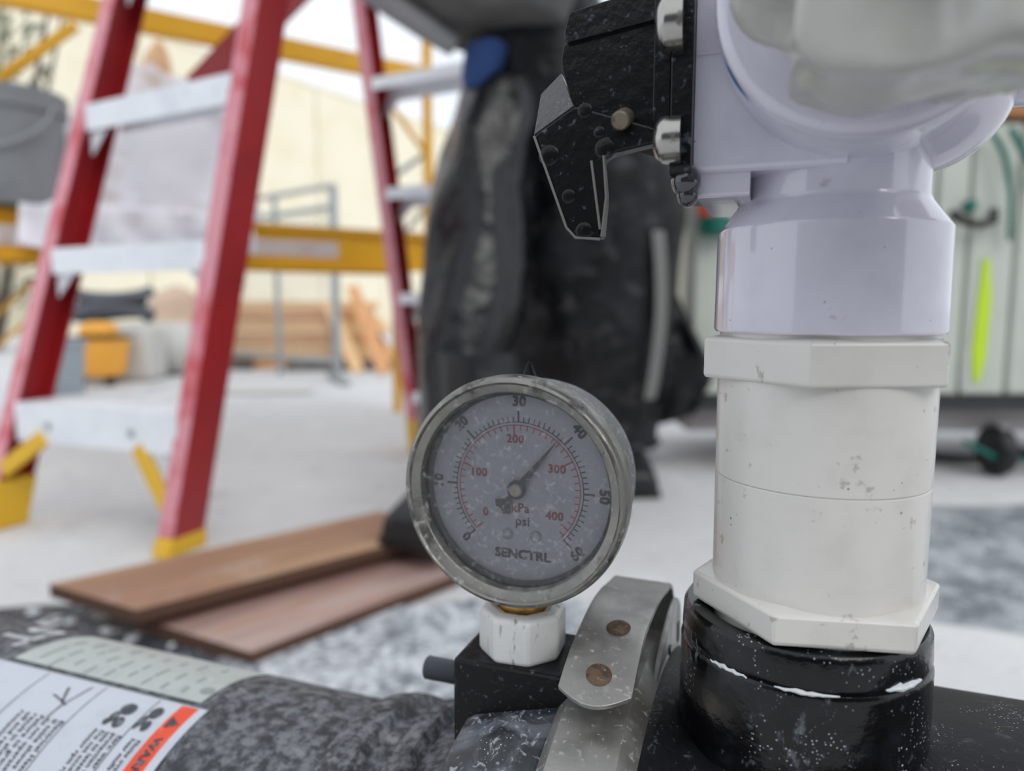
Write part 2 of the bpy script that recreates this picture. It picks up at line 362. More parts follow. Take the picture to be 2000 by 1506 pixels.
for nm, a, mt in (('wet patch of grey slurry on the slab right of the white pipe', (1.02, 1.20, .62, .40, 1.2), m_mott), ('dark wet patch with pale flecks on the slab between vessel and boards', (-.70, .84, .36, .19, 3.7), m_wet), ('pale grey slurry patch on the slab under the gauge, right of the boards', (-.02, .84, .34, .20, 6.1, .0075), m_slush)):
    bl = blob(*a); solo('slurry_patch', bl, mt, nm, 'puddle', (a[0], a[1], 0), kind='stuff')
fleck = MB(); wp = [o_ for o_ in bpy.data.objects if o_.name.startswith('slurry_patch')][1]
for k in range(150):
    a = random.uniform(0, 2 * pi); r_ = random.random() ** .5 * .92; cx, cy = -.66 + .36 * r_ * cos(a), .84 + .165 * r_ * sin(a); rr = random.uniform(.003, .010)
    fleck.lathe([(rr, .0035), (rr * .8, .0035 + rr * .3), (rr * .3, .0035 + rr * .45)], V((cx, cy, 0)), V((0, 0, 1)), n=7, a0=a)
part(wp, 'pale_flecks', fleck, M('pale_slurry_fleck', (200, 203, 208), .7), kind='stuff')
# far cream building: wall made of tall panels, receding to the right
wd = V((.654, 1, 0)).normalized(); wn = V((wd.y, -wd.x, 0))
W0 = V((-7.3, 10.88, 0))
def wallpt(t): return W0 + wd * t
bld = thing('warehouse_building', 'large cream-clad building with a flat roofline behind the ladder and scaffold', 'building', wallpt(8))
top = 5.0
tt = 0.0
p_hw = 1.9
for k in range(8):
    a = wallpt(tt + .015); b2 = wallpt(tt + p_hw - .015)
    mb = MB(); mb.prism([a, b2, b2 + V((0, 0, top)), a + V((0, 0, top))], -wn * -.08)
    part(bld, 'panel', mb, m_cream, bevel=.01)
    tt += p_hw
mb = MB(); a, b2 = wallpt(0) - wn * .02, wallpt(tt) - wn * .02
mb.prism([a, b2, b2 + V((0, 0, top - .02)), a + V((0, 0, top - .02))], -wn * 6); part(bld, 'body', mb, m_creamtrim)
mb = MB(); a, b2 = wallpt(-.05) + V((0, 0, top)), wallpt(tt + .05) + V((0, 0, top))
mb.prism([a + wn * .1, b2 + wn * .1, b2 + wn * .1 + V((0, 0, .06)), a + wn * .1 + V((0, 0, .06))], -wn * .5); part(bld, 'coping', mb, m_cream)
# unseen charcoal wall, added behind the camera to block sky and darken steel reflections
mb = MB()
for k in range(12):
    mb.box((-6 + k * 1.0, -4.6, 1.4), (.985, .1, 2.8))
struct('unseen_sky_blocker', mb, m_blocker, bevel=.01)

# ------------------------------------------------------------------ pump assembly (axis left-far to right-near)
PA = V((0, AX[0], AX[1]))
sx = V((1, 0, 0)); qx = V((0, 1, 0)); zx = V((0, 0, 1))
def lat(prof, n=96):                                   # prof: (s, radius)
    mb = MB(); mb.lathe([(r, s) for s, r in prof], PA, sx, n=n, ux=qx); return mb
ves = thing('filter_vessel', 'long dusty black cylinder vessel with white warning label and gauge port, lower left', 'filter', (-.25, AX[0], -H), True)
part(ves, 'shell', lat([(-.62, .06), (-.62, .0703), (-.135, .0703), (-.131, .069), (-.131, .06)]), m_vessel)
part(ves, 'collar', lat([(-.134, .055), (-.134, .0735), (-.128, .0755), (-.122, .0755), (-.119, .072), (-.112, .072), (-.110, .0765), (-.104, .0775), (-.101, .074), (-.095, .076), (-.086, .080), (-.078, .082), (-.078, .05)]), m_vessel)
part(ves, 'flange_cone', lat([(-.083, .06), (-.0825, .096), (-.0805, .0995), (-.078, .1012), (-.070, .1035), (-.054, .1080), (-.0525, .1075), (-.0525, .06)]), m_dusty, bevel=0)
mb = MB()                                              # gauge boss: block that grows out of the end cap
top_z = -.1012
mb.prism([V((-.0852, .1795, -.17)), V((-.0852, .1795, top_z)), V((-.0852, .2075, top_z)), V((-.0852, .2075, -.17))], V((.0395, 0, 0)))
part(ves, 'gauge_port', mb, m_blackbox, bevel=.0012)
mb = MB()                                              # threaded stud
sp = lq(862, 1308, .203); prof = []
for k in range(14): prof += [(.0034, -.0008 + k * .0009), (.0038, -.0008 + k * .0009 + .00045)]
mb.lathe([(.002, -.0012)] + prof, sp + V((-.0045, 0, 0)), sx, n=20); part(ves, 'stud', mb, m_hose)
for sgn in (-.45, -.2):
    mb = MB(); mb.prism([V((sgn, .13, -H)), V((sgn, .27, -H)), V((sgn, .26, AX[1] - .03)), V((sgn, .14, AX[1] - .03))], V((.03, 0, 0)))
    part(ves, 'foot', mb, m_blackbox, bevel=.004)
# labels on the shell
def cyl(s, ph, r=.0703): return V((s, AX[0] - r * cos(R(ph)), AX[1] + r * sin(R(ph))))
def cpatch(s0, s1, p0, p1, r, n=24, edge=None):
    mb = MB(); rows = []
    for i in range(n + 1):
        ph = p0 + (p1 - p0) * i / n
        rows.append([cyl(s0 + (s1 - s0) * j / 12, ph, r + (0 if edge is None else edge(j / 12, i / n))) for j in range(13)])
    mb.grid(rows); return mb
lab = part(ves, 'warning_label', cpatch(-.345, -.1895, 84.3, 5, .07045), m_label, label='white rectangular warning label with orange header strip', solid=.0002)
part(ves, 'film_label', cpatch(-.2944, -.1955, 86.0, 118, .07045), m_stick, label='pale see-through film label with faded print', solid=.0002)
part(lab, 'orange_strip', cpatch(-.2008, -.1932, 83.4, 8, .0706), m_lorange)
def ctext(s, ph, r=.0708):                             # text runs down the curve, its top towards +s
    return lambda x, y: cyl(s + y, ph - math.degrees(x / .0703), r)
mb = MB(); put_text(mb, 'WARNING', .0046, ctext(-.1971, 62.0), bold=.0003); part(lab, 'warning_word', mb, m_print, kind='stuff')
mb = MB()                                              # triangle sign
tri = [(-.0026, -.0022), (.0026, -.0022), (0, .0026)]; fn = ctext(-.1971, 76.5)
mb.add([fn(*p) for p in tri], [(0, 1, 2)]); part(lab, 'hazard_triangle', mb, m_print)
def cols(lines, s0, ph0, step, size):
    mb = MB()
    for i, t in enumerate(lines):
        wv = max(x for x, y in text(t, size)[0])
        put_text(mb, t, size, lambda x, y, i=i, wv=wv: cyl(s0 - i * step + y, ph0 - math.degrees((x + wv) / .0703), .0708), bold=.00012)
    return mb
part(lab, 'paragraph', cols(['Electrical Hazard!', 'If cable shows wear,', 'do not operate pump.', 'Failure to ground can', 'result in shock. Turn', 'off and replace before', 'removing any covers'], -.2398, 68.5, .0034, .0031), m_print, kind='stuff')
part(lab, 'paragraph', cols(['Ears: wear hearing', 'protection while in', 'use to lessen risk.', 'Do not exceed', 'motor rpm rating.'], -.2122, 69, .0028, .0028), m_print, kind='stuff')
part(lab, 'paragraph', cols(['Noise over 75 dB,', 'hear muffs on'], -.2035, 69, .0026, .0026), m_print, kind='stuff')
part(lab, 'paragraph', cols(['Read the manual', 'before starting this', 'unit. Keep hands and', 'hair clear of parts', 'that rotate.'], -.274, 68, .0034, .0031), m_print, kind='stuff')
for s in (-.2378, -.2110, -.2690):
    part(lab, 'rule_line', cpatch(s - .0002, s + .0002, 83, 5, .0707), m_print)
part(lab, 'border_line', cpatch(-.345, -.1895, 84.3, 83.9, .0707), m_print)
def cstroke(pts, wd):
    mb = MB()
    for a, b in zip(pts, pts[1:]):
        a, b = V(a), V(b); d = (b - a).normalized(); n = V((-d.y, d.x)) * wd / 2
        q = [a + n, b + n, b - n, a - n]; k = []
        for i in range(5): k.append([(q[0] + (q[1] - q[0]) * i / 4), (q[3] + (q[2] - q[3]) * i / 4)])
        mb.grid([[cyl(p.x, math.degrees(p.y), .0708) for p in r] for r in k])
    return mb
rad = lambda s, d: (s, R(d))
def scl(pts): return pts
mb = MB()
for pts, wv in (([(-.2553, 75.7), (-.2478, 74.0)], .0009), ([(-.2526, 79.3), (-.2500, 76.0), (-.2478, 73.5)], .0009), ([(-.2434, 81.5), (-.2450, 77), (-.2470, 72.8), (-.2476, 68.4)], .0007), ([(-.2490, 74.5), (-.2455, 73.2)], .0011)):
    m2 = MB()
    for a, b in zip(pts, pts[1:]):
        n_ = 6; row = []
        for i in range(n_ + 1):
            s_ = a[0] + (b[0] - a[0]) * i / n_; p_ = a[1] + (b[1] - a[1]) * i / n_
            row.append([cyl(s_ - wv / 2, p_, .0708), cyl(s_ + wv / 2, p_ + .3, .0708)])
        m2.grid(row)
    mb.add(m2.v, m2.f)
part(lab, 'shock_pictogram', mb, m_print, kind='stuff')
for (cs, cp) in ((-.2190, 75.5), (-.2070, 76.5)):       # two hand / ear-protection icons made of ovals
    mb = MB()
    for (ds, dp, rs, rp) in ((0, 1.8, .0034, 2.2), (-.0026, -1.6, .0018, 2.0), (.0012, -3.0, .0022, 1.9), (-.0038, -3.6, .0014, 1.2)):
        if cs > -.21: rs *= .75; ds *= .8
        ring = [cyl(cs + ds + rs * cos(a * pi / 8), cp + dp + rp * sin(a * pi / 8), .0708) for a in range(16)]
        mb.add(ring, [tuple(range(16))])
    part(lab, 'pictogram', mb, m_print, kind='stuff')
mb = MB()
for i in range(9):
    s_ = -.284 + i * .0095
    for k in range(3):
        p0 = 110 - k * 8 - random.random() * 4
        m2 = cpatch(s_ - .0006, s_ + .0006, p0, p0 - 3 - random.random() * 3, .0707, n=6); mb.add(m2.v, m2.f)
part(bpy.data.objects['film_label'], 'faded_print', mb, m_fade, kind='stuff')
mb = MB(); ring = [cyl(-.1992 + .003 * cos(a * pi / 10), 92 + 2.0 * sin(a * pi / 10), .0707) for a in range(20)]; mb.add(ring, [tuple(range(20))])
part(bpy.data.objects['film_label'], 'oval_mark', mb, m_fade)
mb = MB(); put_text(mb, 'ST', .024, lambda x, y: cyl(-.314 + y, 103 - math.degrees(x / .0703), .0706), bold=.0012)
part(ves, 'shell_lettering', mb, m_wprint, kind='stuff')

pump = thing('pump_head', 'big wet black cylindrical pump body with a round port under the white pipe', 'pump', (.1, AX[0], -H), True)
part(pump, 'body', lat([(-.0305, .06), (-.0305, .1080), (-.026, .1080), (-.020, .1045), (-.012, .1050), (.0, .1085), (.03, .1085), (.05, .1083), (.16, .1080), (.30, .1080), (.31, .10), (.31, .05)], 128), m_blackbody)
SP = (.0110, .1997)                                       # riser axis
def riser(prof, n=72, a0=0):                           # (radius, z)
    mb = MB(); mb.lathe(prof, V((SP[0], SP[1], 0)), zx, n=n, ux=-qx, a0=a0); return mb
SPB = SP; SP = (.0085, .1997)
port = part(pump, 'port_socket', riser([(.024, -.15), (.0316, -.15), (.0312, -.0895), (.0304, -.0880), (.0306, -.0872), (.0309, -.0862), (.0306, -.0805), (.0296, -.0790), (.0258, -.0790), (.0258, -.1)]), m_blackport)
part(port, 'mould_seam', MB().beam(V((SP[0] + .0000, SP[1] - .0309, -.14)), V((SP[0] + .0000, SP[1] - .0307, -.0885)), .0007, .0010, up=qx), m_blackport)
mb = MB()                                              # white slurry beads caught in the groove
for a0, a1, dz in ((-44, -24, 0), (-12, 14, 0), (34, 56, .0012)):
    pts = []; rr = []
    for k in range(13):
        a = R(a0 + (a1 - a0) * k / 12); pts.append(V((SP[0] + .0310 * sin(a), SP[1] - .0310 * cos(a), -.0876 + dz + .0006 * noise.noise(V((k * .7, a0, 0))))))
        rr.append((.0004 + .0006 * abs(noise.noise(V((k * .9, a0, 2))))) * (sin(pi * (k + .5) / 13) ** .5) * (1.6 if a0 == 34 else 1))
    mb.tube(pts, rr, 8)
part(port, 'slurry_residue', mb, M('white_slurry', (214, 218, 222), .7, bump=(600, .8, .001)), kind='stuff')
SP = SPB
for s in (.03, .24):
    mb = MB(); mb.prism([V((s, .12, -H)), V((s, .28, -H)), V((s, .26, AX[1] - .06)), V((s, .14, AX[1] - .06))], V((.03, 0, 0)))
    part(pump, 'foot', mb, m_blackbox, bevel=.004)

# ------------------------------------------------------------------ steel band clamp with riveted strap
clamp = thing('band_clamp', 'bare steel band clamp strapped over the black flange with two rusty rivets', 'clamp', (-.041, AX[0], AX[1] - .112), True)
def band(prof, a0, a1, n=80):                          # closed section (s, r) swept over angle from front (0) over the top (90)
    mb = MB(); rings = []
    for k in range(n + 1):
        a = R(a0 + (a1 - a0) * k / n)
        rings.append([V((s, AX[0] - r * cos(a), AX[1] + r * sin(a))) for s, r in prof])
    mb.loft(rings); return mb
part(clamp, 'band', band([(-.0535, .1030), (-.0530, .1085), (-.0500, .1122), (-.0330, .1122), (-.0290, .1085), (-.0265, .1030), (-.0275, .1030), (-.0298, .1080), (-.0335, .1112), (-.0495, .1112), (-.0520, .1080), (-.0525, .1030)], -60, 128), m_steel)
Lp = [(1090, 1343), (1100, 1310), (1112, 1275), (1124, 1245), (1136, 1218), (1148, 1192), (1160, 1170), (1174, 1152), (1192, 1136)]
Rp = [(1234, 1367), (1241, 1334), (1248, 1300), (1255, 1268), (1262, 1240), (1272, 1212), (1282, 1188), (1292, 1168), (1305, 1152)]
SL, SR = -.0500, -.0313
rows = []
front = []
a_, b_ = ls(*Lp[0], SL), ls(*Rp[0], SR); dirf = ((ls(*Lp[0], SL) - ls(*Lp[1], SL)) + (ls(*Rp[0], SR) - ls(*Rp[1], SR))).normalized()
for k in range(9):                                     # rounded front end, as rows of the strap
    pass
NC = 12
for i in range(len(Lp)):
    a_, b_ = ls(*Lp[i], SL), ls(*Rp[i], SR)
    row = []
    for j in range(NC + 1):
        t = j / NC; p = a_ * (1 - t) + b_ * t
        if i == 0: p = p + dirf * (.0042 * sin(pi * t))
        row.append(p)
    rows.append(row)
la, lb = rows[-1][0], rows[-1][-1]
for k, (dq, dz) in enumerate(((.006, -.0008), (.012, -.0040), (.016, -.009), (.018, -.016), (.0175, -.024))):
    rows.append([p + V((0, dq, dz)) for p in rows[8]])
strap = part(clamp, 'strap', MB().grid(rows), m_steel, solid=.0016, bevel=.0003)
for px, py in ((1205, 1226), (1172, 1316)):
    # rivets sit on the strap surface
    best = None
    for i in range(len(Lp)):
        for j in range(NC + 1):
            p = rows[i][j]; r = ray(px, py); wp = E1 * p.x + E2 * p.y + V((0, 0, p.z)); k = wp.dot(r) / r.dot(r); d = (wp - r * k).length
            if best is None or d < best[0]: best = (d, i, j)
    _, i, j = best; i = max(1, min(i, len(rows) - 2)); j = max(1, min(j, NC - 1))
    p = rows[i][j]; nn = (rows[i + 1][j] - rows[i - 1][j]).cross(rows[i][j + 1] - rows[i][j - 1]).normalized()
    if nn.z < 0: nn = -nn
    mb = MB(); mb.lathe([(.0034, -.001), (.0034, .0009), (.0030, .0013), (.0018, .0017), (.0004, .0018)], p, nn, n=28)
    part(clamp, 'rivet', mb, m_rust, label='rusty brown rivet head')
# side plate of the loop, right of the strap
mb = MB()
poly = [V((0, q, z)) for q, z in ((.196, -.1075), (.210, -.1015), (.226, -.0975), (.240, -.0980), (.250, -.104), (.2535, -.114), (.250, -.130), (.238, -.139), (.215, -.128))]
mb.prism([p + V((-.0305, 0, 0)) for p in fillet(poly, .004, 3)], V((.0014, 0, 0)))
sp_ = part(clamp, 'side_plate', mb, m_steel, bevel=.0003)
part(sp_, 'slot', MB().beam(V((-.0290, .222, -.1075)), V((-.0290, .2225, -.1165)), .0024, .0008, up=sx), m_blk)
part(sp_, 'slot', MB().beam(V((-.0290, .243, -.1085)), V((-.0290, .2435, -.1150)), .0024, .0008, up=sx), m_blk)

# ------------------------------------------------------------------ gauge
GB = V((-.0685, .1935, 0))
bush = thing('reducer_bushing', 'white plastic octagonal reducer bushing with brass insert under the gauge', 'fitting', (GB.x, GB.y, top_z), True)
mb = MB(); mb.lathe([(.0108, -.1025), (.0125, -.1012), (.0131, -.1000), (.0131, -.0898), (.0124, -.0882), (.0098, -.0874), (.0075, -.0880), (.0070, -.0900)], GB, zx, n=8, a0=R(26), ux=qx)
part(bush, 'collar', mb, m_pvcd, bevel=.0007, ang=25)
mb = MB(); mb.lathe([(.0072, -.092), (.0072, -.0862), (.0064, -.0845), (.005, -.0840)], GB, zx, n=32); part(bush, 'brass_insert', mb, m_brass, label='brass threaded insert')
gc = V((-.0675, .1790, -.0510)); GA = V((0, -1, 0))
gau = thing('pressure_gauge', 'round steel pressure gauge with dirty fogged dial reading about 38 psi', 'gauge', (GB.x, GB.y, -.0865), True)
def gl(prof, n=96, cap=False): mb = MB(); mb.lathe([(r, gc.y - q) for r, q in prof], V((gc.x, gc.y, gc.z)), GA, n=n, ux=V((1, 0, 0)), cap=cap); return mb
part(gau, 'case', gl([(.0005, .2126), (.010, .2125), (.0265, .2120), (.0290, .2095), (.0296, .2060), (.0296, .1905), (.0300, .1900), (.0300, .186)]), m_case)
part(gau, 'bezel', gl([(.0300, .1905), (.0316, .1895), (.0322, .1880), (.0320, .1868), (.0326, .1855), (.0327, .1818), (.0323, .1800), (.0316, .1790), (.0309, .1788), (.0305, .1792), (.0303, .1797), (.0283, .1806), (.0278, .1812), (.0276, .1835), (.0290, .1850)]), m_bezel)
part(gau, 'gasket', gl([(.0282, .1835), (.0272, .1836), (.0268, .1845), (.0267, .1880), (.0280, .1880)]), m_rub, label='black rubber ring inside the bezel')
part(gau, 'glass', gl([(.0003, .1833), (.014, .1833), (.0279, .1833)]), m_glass, label='dusty clear lens')
DQ = .1868
dial = part(gau, 'dial', gl([(.0004, DQ), (.0276, DQ), (.0276, DQ + .001), (.0004, DQ + .001)]), m_dial, label='fogged grey dial with black and red scales')
dc = V((gc.x, DQ - .00012, gc.z))
DS = 1.0
def dp(r, a): return dc + V((r * cos(R(a)), 0, r * sin(R(a))))
def tick(mb, a, r0, r1, wd):
    d = V((cos(R(a)), 0, sin(R(a)))); n = V((-d.z, 0, d.x)) * wd / 2
    return mb.add([dc + d * r0 + n, dc + d * r1 + n, dc + d * r1 - n, dc + d * r0 - n], [(0, 1, 2, 3)])
def arc(mb, r, wd, a0, a1, n=90):
    mb.grid([[dp(r - wd / 2, a0 + (a1 - a0) * k / n), dp(r + wd / 2, a0 + (a1 - a0) * k / n)] for k in range(n + 1)])
mb = MB(); arc(mb, .0190, .00030, 225, -45)
for k in range(61):
    a = 225 - 270 * k / 60
    if k % 10 == 0: tick(mb, a, .0190, .0222, .0006)
    elif k % 5 == 0: tick(mb, a, .0190, .0208, .0004)
    else: tick(mb, a, .0190, .0205, .00034)
part(dial, 'black_scale', mb, m_ink, kind='stuff')
mb = MB(); arc(mb, .0181, .00030, 225, 225 - 270 * 414 / 414)
for k in range(42):
    a = 225 - 270 * k * 10 / 413.7
    if k % 10 == 0: tick(mb, a, .0181, .0155, .0005)
    else: tick(mb, a, .0181, .0166, .00032)
part(dial, 'red_scale', mb, m_red, kind='stuff')
def dtext(s, size, r, a, rot, mat, name, bold=.0001):
    c = dp(r, a); cr_, sr_ = cos(R(rot)), sin(R(rot))
    mb = put_text(MB(), s, size, lambda x, y: c + V((x * cr_ - y * sr_, 0, x * sr_ + y * cr_)), bold=bold)
    part(dial, name, mb, mat, kind='stuff')
for v_, rot in ((0, 135), (10, 90), (20, 45), (30, 0), (40, -45), (50, -90), (60, 45)):
    dtext(str(v_), .0040, .0222 if v_ == 0 else .0246, 225 - v_ * 4.5, rot if v_ != 0 else -45 + 180 + 0, m_ink, 'psi_numeral', .00035)
for v_, rr in ((0, .0128), (100, .0128), (200, .0140), (300, .0128), (400, .0128)):
    dtext(str(v_), .0034, rr, 225 - 270 * v_ / 413.7 + {0: -7, 100: 4, 400: 2}.get(v_, 0), 0, m_red, 'kpa_numeral', .0002)
for s, x, z, mt in (('kPa', .0005, -.0058, m_red), ('psi', .0012, -.0096, m_ink)):
    cc = V((x, 0, z)); mb = put_text(MB(), s, .0038, lambda a, b: dc + cc + V((a, 0, b)), bold=.00015); part(dial, 'unit_word', mb, mt, kind='stuff')
mb = put_text(MB(), 'SENCTRL', .0036, lambda a, b: dc + V((a * 1.08 + .001, 0, b - .0195)), bold=.00034); part(dial, 'maker_lettering', mb, m_ink, kind='stuff')
for x in (-.0033, .0052):
    mb = MB(); mb.lathe([(.0016, 0), (.0016, .0004), (.0012, .0007), (.0003, .0007)], dc + V((x, 0, -.0135)), GA, n=20)
    s_ = part(dial, 'screw', mb, m_galv)
    
na = 51.0; nd = V((cos(R(na)), 0, sin(R(na)))); nn = V((-nd.z, 0, nd.x)); nc = dc + V((0, -.0016, 0))
mb = MB(); mb.prism([nc - nd * .002 - nn * .0007, nc + nd * .004 - nn * .0010, nc + nd * .0105 - nn * .0006, nc + nd * .0196, nc + nd * .0105 + nn * .0006, nc + nd * .004 + nn * .0010, nc - nd * .002 + nn * .0007], V((0, .0003, 0)))
mb.prism([nc - nd * .0015 - nn * .0007, nc - nd * .0045 - nn * .0009, nc - nd * .0066 - nn * .0030, nc - nd * .0082 - nn * .0014, nc - nd * .0074, nc - nd * .0082 + nn * .0014, nc - nd * .0066 + nn * .0030, nc - nd * .0045 + nn * .0009, nc - nd * .0015 + nn * .0007], V((0, .0003, 0)))
needle = part(gau, 'needle', mb, m_ink)
mb = MB(); mb.lathe([(.0027, -.0004), (.0027, .0004), (.0023, .0006)], nc, GA, n=28); part(needle, 'hub_ring', mb, m_rub)
mb = MB(); mb.lathe([(.0019, 0), (.0019, .0010), (.0016, .0013), (.0003, .0013)], nc, GA, n=28); part(gau, 'hub', mb, m_hubm, label='brassy round needle hub')
vp = lq(1035, 735, .201); mb = MB(); mb.lathe([(.0042, -.0030), (.0042, .0002), (.0028, .0006), (.0021, .0012), (.0005, .0052), (.0001, .0055)], V((vp.x, .2005, -.0214)), zx, n=24)
part(gau, 'vent_plug', mb, m_rub, label='black pointed rubber vent plug')
mb = MB(); mb.lathe([(.0062, -.0785), (.0066, -.0800), (.0066, -.0862), (.0050, -.0870)], GB, zx, n=6, a0=R(10), ux=qx); part(gau, 'stem', mb, m_brass, bevel=.0003, label='hexagonal brass stem')

# ------------------------------------------------------------------ white pipe stack and valve
HO = 20.4
def hexr(prof, a, n=6): return riser(prof, n=n, a0=R(a))
lo = thing('pipe_adapter', 'lower white PVC hex adapter screwed into the wet black port', 'pipe fitting', (SP[0], SP[1], -.0800), True)
part(lo, 'sleeve', riser([(.0240, -.0715), (.0258, -.0715), (.0259, -.0437), (.0257, -.0433), (.0238, -.0433)]), m_pvc)
part(lo, 'hex_collar', hexr([(.022, -.0786), (.0302, -.0786), (.0311, -.0778), (.0312, -.0716), (.0308, -.0709), (.0266, -.0702), (.022, -.0702)], -18.2), m_pvc, bevel=.0007, ang=25)
part(lo, 'thread_neck', riser([(.0205, -.093), (.0250, -.093), (.0255, -.0778), (.0205, -.0778)]), m_pvc)
up = thing('pipe_adapter', 'upper white PVC hex adapter between the lavender valve and lower adapter', 'pipe fitting', (SP[0], SP[1], -.0430), True)
part(up, 'sleeve', riser([(.0240, -.0432), (.0257, -.0432), (.0259, -.0428), (.0261, -.0170), (.0240, -.0170)]), m_pvc)
part(up, 'hex_collar', hexr([(.022, -.0178), (.0304, -.0178), (.0310, -.0172), (.0310, -.0082), (.0304, -.0075), (.0276, -.0070), (.022, -.0070)], -8.2), m_pvch, bevel=.0006, ang=25)
part(up, 'spigot', riser([(.02, -.0075), (.0258, -.0075), (.0258, .004), (.02, .004)]), m_pvc)
val = thing('ball_valve', 'lavender-grey PVC three-way valve body above the white pipe, bag over its front', 'valve', (SP[0], SP[1], -.0060), True)
part(val, 'socket', riser([(.0250, -.0062), (.0269, -.0062), (.0273, -.0055), (.0271, .0186), (.0266, .0194), (.0226, .0248), (.0219, .0262), (.0219, .0420), (.0210, .0440)]), m_pvcl)
mb = MB(); prof = []
for k in range(33):
    a = -pi / 2 + pi * k / 32; prof.append((max(.0004, .0345 * cos(a)), .0345 * sin(a)))
mb.lathe(prof, V((SP[0], SP[1], .0670)), zx, n=64); part(val, 'ball_body', mb, m_pvcl)
mb = MB(); mb.lathe([(max(.0004, .0205 * cos(-pi / 2 + pi * k / 24)), .0205 * sin(-pi / 2 + pi * k / 24)) for k in range(25)], V((.0285, .199, .0520)), zx, n=48); part(val, 'rear_lobe', mb, m_pvcl)
mb = MB()                                              # square left arm
poly = fillet([V((0, .1770, .0312)), V((0, .2230, .0312)), V((0, .2230, .0960)), V((0, .1770, .0960))], .0018, 4)
mb.prism([p + V((-.0204, 0, 0)) for p in poly], V((.0330, 0, 0))); arm = part(val, 'square_arm', mb, m_pvcl)
part(arm, 'seam', MB().box((-.0125, .1769, .0580), (.0150, .0004, .0005)), m_pvcl)
mb = MB(); mb.prism([p for p in fillet([V((-.0196, .1785, .0258)), V((-.0196, .2200, .0258)), V((-.0196, .2200, .0318)), V((-.0196, .1785, .0318))], .001, 3)], V((.0120, 0, 0))); part(arm, 'drip_ledge', mb, m_pvcl)
mb = MB(); mb.lathe([(.0180, 0), (.0180, .05), (.0215, .052), (.0215, .09), (.017, .09)], V((SP[0] + .015, SP[1], .0640)), sx, n=48); part(val, 'right_arm', mb, m_pvcl)
mb = MB(); mb.lathe([(.0285, .000), (.0298, .012), (.0298, .0345), (.0292, .0365), (.0272, .0380), (.010, .0392), (.0005, .0392)], V((.0148, .196, .0625)), V((0, -1, 0)), n=72); cap_ = part(val, 'end_cap', mb, m_pvcl)
mb = MB()
for k in range(7):
    pass
rw = []
for k in range(11):
    a = R(196 + 2.6 * k); r = .02985 + .0001; wv = .0016 * sin(pi * (k + .2) / 10.4)
    c_ = V((.0148 + r * cos(a), .196 - .0335, .0625 + r * sin(a)))
    rw.append([c_ + V((0, -wv, 0)), c_ + V((0, wv, 0))])
part(cap_, 'blue_sticker', MB().grid(rw), m_blue, label='torn blue sticker')
mb = MB(); mb.lathe([(.0232, 0), (.0232, .004), (.018, .005), (.018, .018), (.0232, .019), (.0232, .022)], V((SP[0], SP[1], .097)), zx, n=48); part(val, 'top_stem', mb, m_pvcl)

# plastic bag wrapped over the front of the valve
mb = MB(); rings = []; bc = V((.0270, .1375, .0660)); NU, NVv = 72, 34
for i in range(NVv + 1):
    ph = -pi / 2 + pi * (i + .02) / (NVv + .04); ring = []
    for j in range(NU):
        a = 2 * pi * j / NU
        d = V((cos(a) * cos(ph), sin(a) * cos(ph) * .62, sin(ph)))
        n1 = noise.noise(d * 1.7 + V((3, 1, 4))); ridge = 1 - abs(noise.noise(V((d.x * 2.6, d.y * 2.6, d.z * 1.3)) + V((7, 2, 9)))) * 2
        fold = sin((d.x * 1.3 + d.z * 1.0) * 8 + 3.5 * noise.noise(d * 1.5)) * .075 + sin((d.x * .9 - d.z * 1.2) * 11 + 3 * noise.noise(d * 2 + V((5, 0, 0)))) * .045
        r = .0372 * (1 + .15 * n1 + .18 * (ridge - .4) + fold)
        p = bc + V((d.x * r * (1.10 if d.x > 0 else .92), d.y * r, d.z * r * (1.0 if d.z > 0 else .98)))
        hem = .0350 + .12 * abs(p.x - .014)
        if p.z < hem: p.z = hem + (p.z - hem) * .2       # gathered flat at the hem
        ring.append(p)
    rings.append(ring)
mb.loft(rings)
solo('plastic_bag', mb, m_bag, 'crumpled milky plastic bag pulled over the front of the lavender valve', 'bag', (SP[0], .15, .044), True, sub=1)

# ------------------------------------------------------------------ black flow switch on the left of the valve
sw = thing('flow_switch', 'black metal switch box with bent lever bolted to the valve arm', 'switch', (-.0250, .19, .0330), True)
mb = MB()
poly = fillet([V((0, .1725, .0300)), V((0, .2275, .0300)), V((0, .2275, .1000)), V((0, .1725, .1000))], .003, 4)
mb.prism([p + V((-.0254, 0, 0)) for p in poly], V((.0049, 0, 0))); part(sw, 'mounting_plate', mb, m_blacksw, bevel=.0003)
poly = fillet([V((0, .1735, .0405)), V((0, .2265, .0405)), V((0, .2265, .1000)), V((0, .1735, .1000))], .002, 4)
mb = MB(); mb.prism([p + V((-.0296, 0, 0)) for p in poly], V((.0041, 0, 0))); part(sw, 'back_plate', mb, m_blacksw, bevel=.0003)
def qpoly(pts, q, dq, r=.0006):
    mb = MB(); mb.prism(fillet([lq(x, y, q) for x, y in pts], r, 3), V((0, dq, 0))); return mb
hs = part(sw, 'housing', qpoly([(1098, 100), (1104, 84), (1285, 34), (1292, 60), (1292, 262), (1120, 212), (1096, 130)], .1765, .040, .0012), m_blacksw, bevel=.0008)
part(sw, 'lid', qpoly([(1112, 24), (1292, -34), (1292, 34), (1104, 84), (1102, 64)], .1752, .0425, .0010), m_blacksw, bevel=.0007, label='black lid with a raised lip')
lev = part(sw, 'lever', qpoly([(1042, 264), (1122, 206), (1292, 252), (1292, 276), (1194, 300), (1176, 312), (1182, 385), (1174, 466), (1122, 462), (1104, 444)], .1722, .005, .0010), m_blacksw, bevel=.0006, label='bent black lever hanging below the box')
